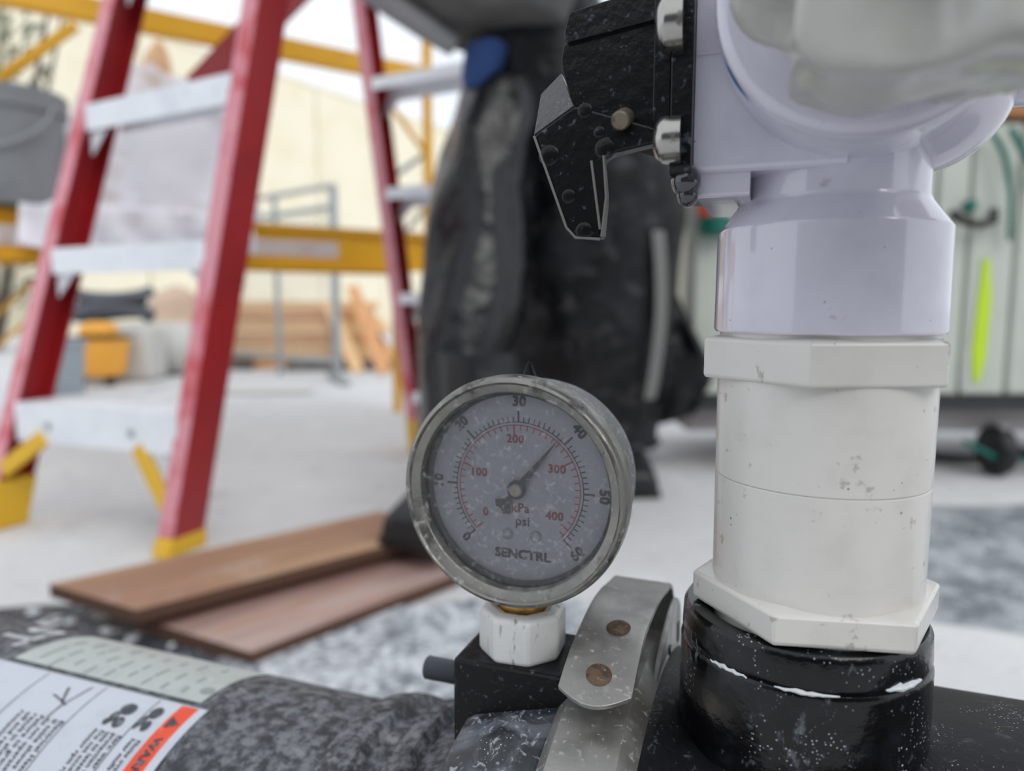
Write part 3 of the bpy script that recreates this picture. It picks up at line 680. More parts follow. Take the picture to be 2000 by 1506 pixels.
# raised flange around the lever edge and the slot at its right
mb = MB()
def ev(px, py, q): return lq(px, py, q)
top_a, top_b, top_c, top_d = lq(1042, 264, .1722), lq(1122, 206, .1722), lq(1096, 142, .186), lq(1056, 184, .186)
mb.add([top_a, top_b, top_c, top_d], [(0, 1, 2, 3)]); m3 = MB(); m3.prism([top_a, top_b, top_c, top_d], V((.0006, .0012, -.0012)))
part(lev, 'top_facet', m3, m_blacksw, bevel=.0003)
part(lev, 'rim', MB().tube([lq(1043, 266, .1720), lq(1106, 444, .1720), lq(1124, 464, .1720), lq(1172, 467, .1720)], .00035, 6), m_worn)
part(lev, 'slot', qpoly([(1156, 316), (1178, 306), (1182, 384), (1175, 452)], .1719, .0004, .0003), m_rub)
part(lev, 'slot_wall', MB().tube([lq(1155, 314, .1718), lq(1172, 448, .1718)], .00035, 6), m_worn)
part(lev, 'slot_wall', MB().tube([lq(1179, 304, .1718), lq(1184, 384, .1718), lq(1175, 462, .1718)], .00035, 6), m_worn)
mb = MB(); pp = lq(1217, 232, .1722); mb.lathe([(.0023, -.002), (.0023, .0028), (.0021, .0033), (.0018, .0036), (.0003, .0036)], pp, V((.0, -1, -.38)), n=24); part(sw, 'pivot_pin', mb, m_pin, label='dull brass pivot pin')
for px, py, rs in ((1318, 66, 1.0), (1308, 284, .86)):
    c_ = lq(px, py, .1775); mb = MB()
    mb.lathe([(.0062 * rs, -.0035), (.0063 * rs, .0), (.0060 * rs, .0011), (.0047 * rs, .0022), (.0026 * rs, .0028), (.0004, .0030)], V((-.0262, .1722, c_.z)), V((-1, -.06, 0)), n=36)
    part(sw, 'cap_screw', mb, m_chrome, label='shiny domed cap screw')
mb = MB(); cdr = lq(1338, 352, .1745)
for k, (dx, dz, r) in enumerate(((0, 0, .0036), (.0004, -.0030, .0026))):
    pr = [(max(.0002, r * cos(-pi / 2 + pi * i / 10)), r * sin(-pi / 2 + pi * i / 10) * (1.1 if k == 0 else 1.2)) for i in range(11)]
    mb.lathe(pr, V((cdr.x + dx, .1765, cdr.z + dz)), zx, n=20)
part(sw, 'water_drip', mb, m_drop, kind='stuff', sub=1, label='water drip hanging from the plate')
mb = MB()
for px, py, r in ((1072, 304, .0026), (1182, 290, .0026), (1110, 384, .0018), (1140, 452, .0022), (1170, 258, .0014), (1142, 216, .0018)):
    onh = py < 200
    c_ = lq(px, py, .1764 if onh else .1721); pr = [(max(.0002, r * cos(pi * i / 12)), r * .16 * sin(pi * i / 12)) for i in range(7)]
    mb.lathe(pr, c_, V((0, -1, 0)), n=18)
part(sw, 'water_bead', mb, m_blacksw, kind='stuff')

# ------------------------------------------------------------------ brown boards on the slab
def board(name, pts, z0, th, mat, label, cat, group=None, bev=.002):
    pts = [V((p[0], p[1], z0)) for p in pts]; c_ = sum(pts, V()) / len(pts)
    # local frame along the long edge so the grain follows it
    d = (pts[1] - pts[0]).normalized(); ang_ = math.atan2(d.y, d.x) - pi / 2
    rot = Matrix.Rotation(-ang_, 3, 'Z'); mb = MB()
    mb.prism([rot @ (p - c_) for p in pts], V((0, 0, th)))
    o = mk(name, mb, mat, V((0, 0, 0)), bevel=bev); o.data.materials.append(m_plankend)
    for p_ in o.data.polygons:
        if abs(p_.normal.z) < .5: p_.material_index = 1  # dark edge colour also paints in the shade of the gap between boards
    o.location = c_; o.rotation_euler = (0, 0, ang_); tag(o, label, cat, group); return o
z1 = .036
P1 = [gp(95, 1140, z1 + .02), gp(740, 998, z1 + .02), gp(905, 1010, z1 + .02), gp(266, 1192, z1 + .02)]
u1 = (P1[1] - P1[0])
P1[2] = P1[3] + u1 * 1.0
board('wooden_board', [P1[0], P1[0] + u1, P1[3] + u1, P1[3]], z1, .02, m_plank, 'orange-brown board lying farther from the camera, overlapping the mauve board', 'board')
P2 = [gp(300, 1186, .020), gp(490, 1279, .020)]
P2a = gp(262, 1207, .022); u2 = (gp(880, 1128, .02) - gp(490, 1279, .02)).normalized() * .85
pn = gp(490, 1279, .02)
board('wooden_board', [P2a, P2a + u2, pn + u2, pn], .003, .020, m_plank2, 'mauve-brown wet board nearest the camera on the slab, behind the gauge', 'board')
mb = MB(); q0 = P1[0] * .5 + P1[3] * .5
for t in (.12, .85):
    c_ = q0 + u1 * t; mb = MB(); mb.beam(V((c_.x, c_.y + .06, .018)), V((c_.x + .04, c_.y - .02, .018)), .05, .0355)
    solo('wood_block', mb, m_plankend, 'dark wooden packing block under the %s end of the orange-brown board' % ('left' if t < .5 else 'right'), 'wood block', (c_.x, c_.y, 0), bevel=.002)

# ------------------------------------------------------------------ red twin step ladder
lad = thing('step_ladder', 'tall red fibreglass twin step ladder with white aluminium steps and yellow feet', 'ladder', (-.55, 1.7, 0))
ZT = 2.3
wdr = V((.92, -.36, 0)).normalized(); fdr = V((-wdr.y, wdr.x, 0))   # across, and back
def line(p0, u, z): return p0 + u * (z / u.z)
Af, uA = V((-1.03, 1.40, 0)), V((.214, .135, .965)).normalized()
Bf, uB = V((-.605, 1.262, 0)), V((.180, .05, .98)).normalized()
Cf, uC = V((-.282, 2.20, 0)), V((-.095, -.10, .98)).normalized()
Df, uD = V((.13, 2.03, 0)), V((-.11, -.13, .98)).normalized()
def rail(f, u, side, edge_front, name='rail', back=False):
    # C-channel: web plus two flanges; side = +1 web on the right
    def ring(z):
        c_ = line(f, u, z); a = wdr; b_ = fdr
        W_, D_ = .036, .072
        return c_, a, b_, W_, D_
    mb = MB(); r1 = []
    for z in (.03, ZT):
        c_, a, b_, W_, D_ = ring(z); t_ = .004; s = side
        sec = [(-s * W_ / 2, -D_ / 2), (s * W_ / 2, -D_ / 2), (s * W_ / 2, D_ / 2), (-s * W_ / 2, D_ / 2), (-s * W_ / 2, D_ / 2 - t_), (s * (W_ / 2 - t_), D_ / 2 - t_), (s * (W_ / 2 - t_), -D_ / 2 + t_), (-s * W_ / 2, -D_ / 2 + t_)]
        r1.append([c_ + a * x + b_ * y for x, y in sec])
    mb.loft(r1); o = part(lad, name, mb, m_fibre, ang=30)
    mb = MB(); r2 = []                                  # scuffed edge strip on the outward flange, its lit tone painted in
    sg = -1 if not back else 1
    for z in (.037, ZT - .02):
        c_, a, b_, W_, D_ = ring(z)
        r2.append([c_ + a * x + b_ * y for x, y in ((-W_ / 2 + .001, sg * D_ / 2), (W_ / 2 - .001, sg * D_ / 2), (W_ / 2 - .001, sg * (D_ / 2 + .0015)), (-W_ / 2 + .001, sg * (D_ / 2 + .0015)))])
    mb.loft(r2); part(o, 'lit_scuffed_edge', mb, m_edge, label='pale pink worn edge face, painted lighter as if lit')
    mb = MB(); c0, c1 = line(f, u, .0), line(f, u, .034 if f is Bf else .10)
    mb.loft([[c_ + wdr * x * k + fdr * y * k for x, y in ((-.019, -.042), (.019, -.042), (.019, .042), (-.019, .042))] for c_, k in ((c0, 1.1), (c1, 1.0))])
    part(lad, 'foot', mb, m_yfoot, bevel=.004)
    return o
rail(Af, uA, -1, 1); rail(Bf, uB, 1, 1); rail(Cf, uC, -1, 1); rail(Df, uD, 1, 1)
def step(fa, ua, fb, ub, z, front, h=.05, dpt=.085, nm='step'):
    a, b2 = line(fa, ua, z), line(fb, ub, z); s = -1 if front else 1
    d = (b2 - a).normalized(); a = a + d * .016; b2 = b2 - d * .016
    sec = [(s * dpt / 2, 0), (s * dpt / 2, -h), (s * (dpt / 2 - .004), -h), (s * (dpt / 2 - .004), -.004), (-s * (dpt / 2 - .004), -.004), (-s * (dpt / 2 - .004), -h * .7), (-s * dpt / 2, -h * .7), (-s * dpt / 2, 0)]
    mb = MB(); mb.loft([[p + fdr * x + zx * y for x, y in sec] for p in (a, b2)]); o = part(lad, nm, mb, m_alu, ang=30)
    for k in ((.22, .74) if h > .06 else ()):
        p = a + (b2 - a) * k + fdr * (s * (dpt / 2)) + zx * (-h * .55); m_ = MB(); m_.lathe([(.009, 0), (.007, .003), (.001, .004)], p, fdr * s, n=12)
        part(o, 'rivet', m_, m_galv)
    for p, sd in ((a, 1), (b2, -1)):                    # small gusset under each end
        m_ = MB(); q0 = p + fdr * (s * .03) + zx * (-h); m_.prism([q0, q0 + d * sd * .05, q0 + zx * (-.045) - (ua if sd > 0 else ub) * 0], fdr * s * .003)
        part(o, 'gusset', m_, m_alu)
    return o
for z in (.255, .555, .838, 1.14, 1.44, 1.74, 2.04):
    step(Af, uA, Bf, uB, z, True, h=.075 if z == .255 else .05)
for z in (.185, .48, .775, 1.065, 1.36, 1.66, 1.96): step(Cf, uC, Df, uD, z, False, h=.045)
for (f_, u_, sd) in ((Af, uA, 1), (Bf, uB, -1), (Cf, uC, 1), (Df, uD, -1)):     # yellow knee braces under the bottom steps
    fr = -1 if f_ in (Af, Bf) else 1
    p = line(f_, u_, .085 if f_ is Bf else .12) + wdr * sd * .012; p2 = line(f_, u_, .19) + wdr * sd * .105
    mb = MB(); mb.beam(p + fdr * fr * .03, p2 + fdr * fr * .03, .032, .012, up=fdr); part(lad, 'knee_brace', mb, m_yfoot, bevel=.003)
mb = MB(); tl = [line(f_, u_, ZT) for f_, u_ in ((Af, uA), (Bf, uB), (Df, uD), (Cf, uC))]; tc_ = sum(tl, V()) / 4
mb.loft([[tc_ + (p - tc_) * 1.25 + zx * z for p in tl] for z in (-.02, .05)]); part(lad, 'top_cap', mb, m_fibre, bevel=.01)

# ------------------------------------------------------------------ yellow rolling scaffold
scf = thing('rolling_scaffold', 'yellow rolling scaffold with a plywood deck and guard rail behind the ladder', 'scaffold', (-1.1, 2.4, 0))
G0, G1 = V((-1.80, 1.75, 0)), V((-.315, 2.765, 0)); gd = (G1 - G0).normalized(); gn = V((-gd.y, gd.x, 0)); DW = .30
def chan(p0, p1, zc, hh, tk=.03, inward=gn):
    mb = MB(); sec = [(0, -hh / 2), (0, hh / 2), (tk, hh / 2), (tk, hh / 2 - .012), (.006, hh / 2 - .018), (.006, -hh / 2 + .018), (tk, -hh / 2 + .012), (tk, -hh / 2)]
    mb.loft([[p + inward * x + zx * (zc + y) for x, y in sec] for p in (p0, p1)]); return mb
for off, inw in ((0, gn), (DW, -gn)):
    bm_ = part(scf, 'deck_beam', chan(G0 + gn * off, G1 + gn * off, .640, .125, inward=inw), m_yel, ang=30)
    for zc in (.640 + .064, .640 - .060):
        part(bm_, 'flange', MB().beam(G0 + gn * off - inw * .006 + zx * zc, G1 + gn * off - inw * .006 + zx * zc, .028, .016), m_yel, bevel=.002)
    if off == 0:
        for t0, t1 in ((.62, .80), (.13, .30)):
            p0 = G0 + (G1 - G0) * t0 - gn * .0015; p1 = G0 + (G1 - G0) * t1 - gn * .0015
            part(bm_, 'decal', MB().prism([p0 + zx * .612, p1 + zx * .612, p1 + zx * .668, p0 + zx * .668], gn * .001), m_decal, label='worn white decal')
mb = MB(); mb.prism([p + zx * .703 for p in (G0 + gn * .01, G1 + gn * .01, G1 + gn * (DW - .01), G0 + gn * (DW - .01))], zx * .016); part(scf, 'deck', mb, m_ply, label='weathered plywood deck')
for off in (0, DW):
    for pb in (G0, G1):
        p = pb + gn * off
        part(scf, 'post', MB().tube([p + zx * (.13 if off == 0 else 0), p + zx * (1.90 if off == 0 else .70)], .019, 14), m_yel)
        if off: continue
        c_ = p + zx * .065; m_ = MB(); m_.lathe([(.03, -.016), (.062, -.014), (.065, 0), (.062, .014), (.03, .016)], c_, gn, n=24); wh = part(scf, 'caster', m_, m_blk)
off = 0
rl = part(scf, 'guard_rail', MB().beam(G0 + gn * off + zx * 1.285, G1 + gn * off + zx * 1.285, .038, .068), m_yel, bevel=.004)
for pb in (G0, G1):
    for z in (.34, .60):
        part(scf, 'rung', MB().tube([pb + zx * z, pb + gn * DW + zx * z], .014, 10), m_yel)
# diagonal braces in the plane of the beam
ga, gb = at(-60, 190, 2.02), at(150, 42, 2.10)
part(scf, 'brace', MB().beam(V((ga.x, ga.y, ga.z)) + gn * .03, V((gb.x, gb.y, gb.z)) + gn * .03, .024, .024), m_yel)
for (x0, y0), (x1, y1) in (((-40, 640), (70, 548)), ((-60, 720), (90, 600))):
    part(scf, 'brace', MB().tube([at(x0, y0, 2.06) + gn * .04, at(x1, y1, 2.12) + gn * .04], .006, 8), m_yel)
part(scf, 'brace', MB().tube([at(738, 170, 2.74), at(832, 300, 2.77)], .010, 8), m_yel)
part(scf, 'brace', MB().tube([at(832, 300, 2.78), at(775, 340, 2.80)], .010, 8), m_galv)
part(scf, 'brace', MB().tube([at(834, 400, 2.78), at(780, 470, 2.74)], .010, 8), m_galv)
# things on the deck
def lath(name, prof, loc, mat, label, cat, n=40, **k):
    mb = MB(); mb.lathe(prof, V(loc), zx, n=n); return solo(name, mb, mat, label, cat, loc, **k)
bl = at(2, 400, 2.02)
bk = thing('bucket', 'grey plastic bucket standing on the left end of the scaffold deck', 'bucket', (bl.x, bl.y, .719))
bo = V((bl.x - .0, bl.y + .06, .7192))
mb = MB(); mb.lathe([(.112, 0), (.118, .004), (.138, .300), (.131, .300), (.113, .01), (.02, .008)], bo, zx, n=48); part(bk, 'body', mb, m_bucket)
mb = MB(); mb.lathe([(.134, .255), (.143, .257), (.146, .308), (.141, .313), (.131, .308), (.131, .26)], bo, zx, n=48); part(bk, 'rim', mb, m_bucket)
mb = MB(); mb.tube([bo + V((.145 * cos(a), .11 * sin(a) - .03, .27 - .13 * abs(sin(a)) ** .8)) for a in [pi * (1 + k / 16) for k in range(17)]], .004, 8); part(bk, 'handle', mb, m_galv)
def sack(name, c_, hw, dp_, ht, seed, mat, label, cat, sag=.0, ridges=7, **k):
    mb = MB(); rings = []; NR = 26; NS = 72
    for i in range(NR + 1):
        t = i / NR; z = ht * t
        prof = (1 - .25 * t) * (1 if t < .8 else sqrt(max(.02, 1 - ((t - .8) / .2) ** 2)))
        ring = []
        for j in range(NS):
            a = 2 * pi * j / NS
            f_ = 1 + .16 * noise.noise(V((cos(a) * 1.4, sin(a) * 1.4, t * 2.2 + seed))) + .10 * sin(a * ridges + 4 * noise.noise(V((cos(a), sin(a), t * 1.5 + seed)))) * (1 - t * .4)
            ring.append(V(c_) + gd * (hw * prof * f_ * cos(a)) + gn * (dp_ * prof * f_ * sin(a)) + zx * (z + (.10 * ht * noise.noise(V((cos(a) * 1.2, sin(a) * 1.2, seed + 5))) * t)))
        rings.append(ring)
    mb.loft(rings); return solo(name, mb, mat, label, cat, c_, **k)
dk = .7195
sc_ = at(300, 380, 2.30); sc_.z = dk
sack('plastic_sack', V((-1.14, 2.40, dk)), .29, .14, .46, 1.3, m_sack, 'big bulging white plastic sack on the scaffold deck beside the bucket', 'sack')
# cloth hanging in front of the beam, tucked under the sack
mb = MB(); rows = []
for i in range(26):
    t = i / 25; row = []
    for j in range(49):
        u = j / 48; x = -.30 + .60 * u
        fold = .022 * sin(u * 31 + 2.2 * sin(t * 3)) + .03 * noise.noise(V((u * 5, t * 2, 3)))
        pb_ = G0 + gd * 0.82 + gd * (x * (1 + .05 * t))
        if t < .30: k = t / .30; row.append(pb_ + gn * (.20 * (1 - k) - .045) + zx * (dk + .0035 + .03 * (1 + noise.noise(V((u * 4, t * 6, 1)))) * (1 - k) * .6 + .012))
        else: k = (t - .30) / .70; row.append(pb_ - gn * (.055 + .02 * k + fold * (.3 + k)) + zx * (dk + .004 - k * (.115 + .05 * noise.noise(V((u * 3, 0, 5))))))
    rows.append(row)
mb.grid(rows)
solo('drop_cloth', mb, m_sack, 'creased off-white drop cloth hanging over the front edge of the scaffold deck', 'cloth', G0 + gd * .82 + zx * .72, solid=.003)
sack('paper_sack', V((-1.15, 2.43, dk)), .06, .05, .57, 4.1, m_kraft, 'tall tan paper sack poking up out of the white sack on the deck', 'sack', ridges=4)
# red rail leaning on the scaffold
ra, rb = at(392, 168, 2.36), at(700, -150, 1.98)
mb = MB(); d = (rb - ra).normalized(); xx = d.cross(V((0, 1, 0))).normalized(); yy = xx.cross(d)
mb.loft([[p + xx * x + yy * y for x, y in ((-.042, -.02), (.042, -.02), (.042, .02), (.034, .02), (.034, -.012), (-.034, -.012), (-.034, .02), (-.042, .02))] for p in (ra - d * .02, rb)])
solo('ladder_rail', mb, m_fibre, 'loose red channel rail leaning across the yellow guard rail behind the ladder', 'rail', ra, bevel=.002)

# ------------------------------------------------------------------ person in black rainwear, bending over
per = thing('person', 'bending person in wet black rain trousers and grey sweatshirt, legs astride behind the gauge', 'person', (.1, 1.65, 0))
def ringat(c_, rx, ry, seed, n=40, amp=.09, rid=5):
    out = []
    for j in range(n):
        a = 2 * pi * j / n
        f_ = 1 + amp * noise.noise(V((cos(a) * 1.5, sin(a) * 1.5, c_[2] * 5 + seed))) + amp * .75 * (.5 - abs(sin(rid * .5 * a + 4 * c_[2] + seed + 2.5 * noise.noise(V((cos(a), sin(a), c_[2] * 4 + seed))))))
        out.append(V(c_) + V((rx * f_ * cos(a), ry * f_ * sin(a), .012 * noise.noise(V((cos(a), sin(a), seed + c_[2] * 8))))))
    return out
def interp(keys, n):
    out = []
    for i in range(n):
        t = i / (n - 1) * (len(keys) - 1); k = min(int(t), len(keys) - 2); u = t - k; u = u * u * (3 - 2 * u) * .5 + u * .5
        out.append([keys[k][m] * (1 - u) + keys[k + 1][m] * u for m in range(5)])
    return out
def sil(xl, xr, y, d):                                  # ring centre and half width from the outline at distance d
    a, b2 = at(xl, y, d), at(xr, y, d); return ((a.x + b2.x) / 2, d, a.z, abs(b2.x - a.x) / 2)
Lk = [(-.085, 1.38, .17, .075, .11)]
for xl, xr, y, d, ry in ((814, 962, 850, 1.40, .11), (815, 985, 720, 1.44, .11), (817, 1012, 600, 1.48, .115), (824, 1040, 480, 1.53, .12), (842, 1060, 370, 1.56, .125), (872, 1075, 260, 1.60, .13), (896, 1090, 170, 1.64, .13)):
    Lk.append(sil(xl, xr, y, d) + (ry,))
Rk = [(.265, 1.80, .10, .115, .12)]
for xl, xr, y, d, ry in ((1020, 1275, 850, 1.80, .13), (975, 1290, 740, 1.77, .14), (965, 1312, 640, 1.73, .15), (970, 1330, 540, 1.71, .155), (990, 1340, 440, 1.70, .155), (1010, 1332, 340, 1.69, .15), (985, 1290, 250, 1.68, .15), (950, 1230, 170, 1.67, .14)):
    Rk.append(sil(xl, xr, y, d) + (ry,))
def leg(keys, seed, name, lab=None):
    mb = MB(); mb.loft([ringat(k[:3], k[3], k[4], seed, amp=.13) for k in interp(keys, 44)])
    return part(per, name, mb, m_rainwet if seed == 2.0 else m_rain, sub=1, label=lab)
# body underneath: one continuous skinned figure
sk = [((.0, 1.67, .90), .085), ((.06, 1.67, .95), .10), ((.15, 1.69, .90), .085),
      ((-.10, 1.50, .50), .065), ((-.085, 1.36, .16), .045), ((-.15, 1.14, .095), .03),
      ((.16, 1.72, .50), .065), ((.268, 1.825, .12), .04), ((.28, 1.68, .045), .028),
      ((.03, 1.58, 1.13), .09), ((-.02, 1.45, 1.32), .12), ((-.05, 1.34, 1.42), .06), ((-.07, 1.25, 1.47), .085), ((-.09, 1.17, 1.44), .06),
      ((-.20, 1.42, 1.35), .06), ((-.28, 1.25, 1.20), .045), ((-.18, 1.08, 1.12), .035), ((.16, 1.42, 1.35), .06), ((.22, 1.22, 1.22), .045), ((.13, 1.05, 1.14), .035)]
ed = [(1, 0), (1, 2), (0, 3), (3, 4), (4, 5), (2, 6), (6, 7), (7, 8), (1, 9), (9, 10), (10, 11), (11, 12), (12, 13), (10, 14), (14, 15), (15, 16), (10, 17), (17, 18), (18, 19)]
base = len(sk)
for (wi, sx_) in ((16, -1), (19, 1)):                  # five fingers a hand
    w0 = V(sk[wi][0])
    for fi, (dx, ln) in enumerate(((-.03, .055), (-.015, .085), (0, .092), (.015, .086), (.03, .068))):
        i0 = len(sk); mid = w0 + V((dx, -.06 if fi or 1 else 0, -.01)); tip = mid + V((dx * .3, -ln * .6, -ln * .5))
        if fi == 0: mid = w0 + V((-.035 * sx_ * -1, -.03, 0)); tip = mid + V((.02 * sx_, -.04, -.02))
        sk += [(tuple(mid), .010), (tuple(tip), .008)]; ed += [(wi, i0), (i0, i0 + 1)]
me = bpy.data.meshes.new('body'); me.from_pydata([V(p) - V((.1, 1.65, 0)) for p, _ in sk], ed, []); me.update(); me.materials.append(m_skin)
bo_ = bpy.data.objects.new('body', me); C.objects.link(bo_); bo_.parent = per
md = bo_.modifiers.new('skin', 'SKIN'); bo_.modifiers.new('sub', 'SUBSURF').levels = 1; bo_.modifiers['sub'].render_levels = 2; md.use_smooth_shade = True
lay = me.skin_vertices[0].data if me.skin_vertices else None
if lay is None:
    bm = bmesh.new(); bm.from_mesh(me); bm.verts.layers.skin.verify(); bm.to_mesh(me); bm.free(); lay = me.skin_vertices[0].data
for i, (_, r) in enumerate(sk): lay[i].radius = (r, r); lay[i].use_root = (i == 1)
leg(Lk, 2.0, 'trouser_leg', 'glossy wet black left trouser leg, nearer the camera'); rl_ = leg(Rk, 8.0, 'trouser_leg', 'muddy black right trouser leg farther from the camera')
# seat of the trousers
mb = MB(); mb.loft([ringat(k[:3], k[3], k[4], 5, amp=.05) for k in interp([(.07, 1.66, .80, .20, .15), (.09, 1.655, .90, .185, .15), (.06, 1.64, 1.0, .16, .14), (.04, 1.60, 1.10, .15, .13)], 14)]); part(per, 'trouser_seat', mb, m_rain, sub=1)
# reflective stripe down the right leg
mb = MB(); rows = []
for k in range(15):
    t = k / 14; c_ = at(1286 + 10 * sin(t * 3) - 18 * t * t, 450 + 330 * t, 1.57 + .07 * t)
    rows.append([c_ + V((-.014, 0, 0)), c_ + V((.014, .008, 0))])
part(per, 'trouser_stripe', MB().grid(rows), m_stripe, solid=.003, label='grey reflective stripe')
# loose flap behind the right knee
mb = MB(); rows = []
for i in range(12):
    t = i / 11; row = []
    for j in range(10):
        u = j / 9; xl = 1268 + 0 * t; xr = 1325 + 72 * min(1, t * 1.5) - (40 * max(0, t - .66) * 3)
        p = at(xl + (xr - xl) * u, 580 + 255 * t - 25 * u * t, 1.77); p.y += .03 * noise.noise(V((u * 4, t * 3, 2))); row.append(p)
    rows.append(row)
part(per, 'trouser_flap', MB().grid(rows), m_rain, solid=.006, label='loose flap of rain trouser behind the right knee')
# boots
def boot(toe, heel, name, w_=.058):
    toe, heel = V(toe), V(heel); d = (toe - heel).normalized(); x = V((d.y, -d.x, 0)); L_ = (toe - heel).length
    mb = MB(); rings = []
    for t, ww, hh in ((0, .6, .12), (.06, .8, .13), (.25, .88, .15), (.45, .95, .125), (.62, 1.02, .103), (.82, 1.04, .078), (.96, .98, .062), (1.0, .92, .052)):
        c_ = heel + d * (L_ * t); ring = []
        for sx1, sz in ((-1, 0), (-1, .35), (-.9, .75), (-.5, 1), (.5, 1), (.9, .75), (1, .35), (1, 0)): ring.append(c_ + x * (w_ * ww * sx1) + zx * (.002 + hh * sz))
        rings.append(ring)
    mb.loft(rings); o = part(per, name, mb, m_boot, bevel=.006)
    sh = MB(); hc = heel + d * (L_ * .2); sh.lathe([(.062, .08), (.066, .12), (.07, .30), (.06, .30)], hc, zx, n=24); part(o, 'boot_shaft', sh, m_boot)
    s2 = MB(); s2.prism([heel - x * w_ * .85, heel + x * w_ * .85, toe + x * w_ * 1.02, toe - x * w_ * 1.02], zx * .016); part(o, 'sole', s2, m_blk, bevel=.003)
boot((-.165, 1.10, z1 + .0205), (-.035, 1.36, z1 + .0205), 'boot'); boot((.285, 1.61, 0), (.268, 1.88, 0), 'boot')
# sweatshirt, bent forward
mb = MB(); keys = [(-.02, 1.56, 1.00, .135, .15), (-.045, 1.55, 1.06, .185, .17), (-.06, 1.51, 1.18, .21, .17), (-.05, 1.46, 1.30, .22, .16), (-.05, 1.40, 1.38, .19, .13), (-.05, 1.35, 1.42, .08, .08)]
mb.loft([ringat(k[:3], k[3], k[4], 11, amp=.05) for k in interp(keys, 24)]); sh_ = part(per, 'sweatshirt', mb, m_jacket, sub=1)
for pts in ([(-.18, 1.44, 1.34), (-.28, 1.25, 1.20), (-.19, 1.10, 1.125)], [(.14, 1.44, 1.34), (.22, 1.22, 1.22), (.14, 1.07, 1.145)]):
    part(sh_, 'sleeve', MB().tube(pts, [.075, .062, .045], 16), m_jacket, sub=1)
mb = MB(); mb.loft([ringat((x_, y_, z_), rx, ry, 3, amp=.04) for x_, y_, z_, rx, ry in ((-.070, 1.56, .885, .03, .05), (-.062, 1.56, .92, .045, .07), (-.05, 1.56, .97, .05, .08))]); part(per, 'shirt', mb, m_shirt, label='blue shirt tail at the waist')
part(sh_, 'lit_edge_strip', MB().tube([at(690, -40, 1.50), at(760, 8, 1.50), at(830, 52, 1.50), at(888, 92, 1.51)], [.022, .024, .025, .020], 12), m_litedge, label='pale grey strip standing in for the lit edge of the sweatshirt')  # paler tube paints in the lit side of the sweatshirt
prh = [(max(.004, .092 * cos(a) * (1.02)), .105 * sin(a)) for a in [(-.15 * pi + .65 * pi * k / 14) for k in range(15)]]
mb = MB(); mb.lathe(prh, V((-.068, 1.262, 1.485)), V((.05, .35, .93)), n=28); part(per, 'hair', mb, m_hair)
mb = MB(); hd = V((-.075, 1.24, 1.465))
for dx in (-.03, .03):
    mb.lathe([(.011 * cos(a) + .0002, .011 * sin(a)) for a in [(-pi / 2 + pi * k / 8) for k in range(9)]], hd + V((dx, -.075, -.005)), zx, n=12)
part(per, 'eyes', mb, m_blk, kind='stuff')

# ------------------------------------------------------------------ yard behind: clutter, fence, timber
p = gp(200, 752); vc = thing('wet_vacuum', 'yellow-orange wet vacuum with a square top on the slab behind the ladder', 'vacuum', p)
mb = MB(); mb.loft([[p + V((x * a, y * a, z)) for x, y in ((-1, -1), (1, -1), (1, 1), (-1, 1))] for a, z in ((.095, .05), (.115, .24), (.118, .27), (.10, .275))]); part(vc, 'tank', mb, m_vacy, bevel=.02)
mb = MB(); mb.loft([[p + V((x * a, y * a, z)) for x, y in ((-1, -1), (1, -1), (1, 1), (-1, 1))] for a, z in ((.08, .275), (.075, .33), (.05, .36))]); part(vc, 'motor_head', mb, m_vacy, bevel=.015)
for dx in (-.08, .08):
    m_ = MB(); m_.lathe([(.02, -.02), (.03, -.015), (.03, .015), (.02, .02)], p + V((dx, -.06, .03)), V((1, 0, 0)), n=16); part(vc, 'caster', m_, m_blk)
part(vc, 'lid_seam', MB().box(p + V((0, 0, .272)), (.25, .25, .012)), m_blk, bevel=.003)
p = gp(128, 770); lb = thing('pail', 'blue-grey pail on the slab left of the yellow vacuum', 'bucket', p)
mb = MB(); mb.lathe([(.085, 0), (.10, .27), (.094, .27), (.08, .01)], p, zx, n=28); part(lb, 'body', mb, m_blug)
mb = MB(); mb.lathe([(.098, .245), (.108, .25), (.108, .275), (.097, .275)], p, zx, n=28); part(lb, 'rim', mb, m_blug)
p = gp(290, 738) + V((0, .08, 0)); br = thing('plastic_drum', 'pale grey plastic drum lying behind the yellow vacuum', 'drum', p)
mb = MB(); mb.lathe([(.10, -.22), (.16, -.20), (.17, -.16), (.17, .16), (.16, .20), (.10, .22)], p + V((-.02, .1, .171)), V((1, .35, 0)), n=36); part(br, 'body', mb, m_lgrey)
for k in (-.1, .1):
    m_ = MB(); m_.lathe([(.168, k - .012), (.176, k), (.168, k + .012)], p + V((-.02, .1, .176)), V((1, .35, 0)), n=36); part(br, 'hoop', m_, m_lgrey)
mb = MB(); pts = []
hc = gp(200, 752) + V((-.02, .24, .37))
mb2 = thing('blower', 'dark grey blower unit with coiled hose stacked behind the yellow vacuum', 'blower', (hc.x, hc.y, 0))
part(mb2, 'case', MB().box((hc.x + .0, hc.y + .05, .17), (.42, .24, .339)), m_lgrey, bevel=.04)
for k in range(90):
    a = k / 89 * 6 * pi; pts.append(V((hc.x - .06 + (.21 + .03 * sin(a * .4)) * cos(a), hc.y + .05 + .09 * sin(a), .375 + .15 * (k / 89) + .02 * sin(a * 1.7))))
part(mb2, 'hose', MB().tube(pts, .034, 8), m_hose)
sack('canvas_sack', gp(335, 700) + V((0, .1, 0)), .24, .2, .60, 6.6, m_tan, 'tall slumped tan canvas sack on the slab below the scaffold deck', 'sack')
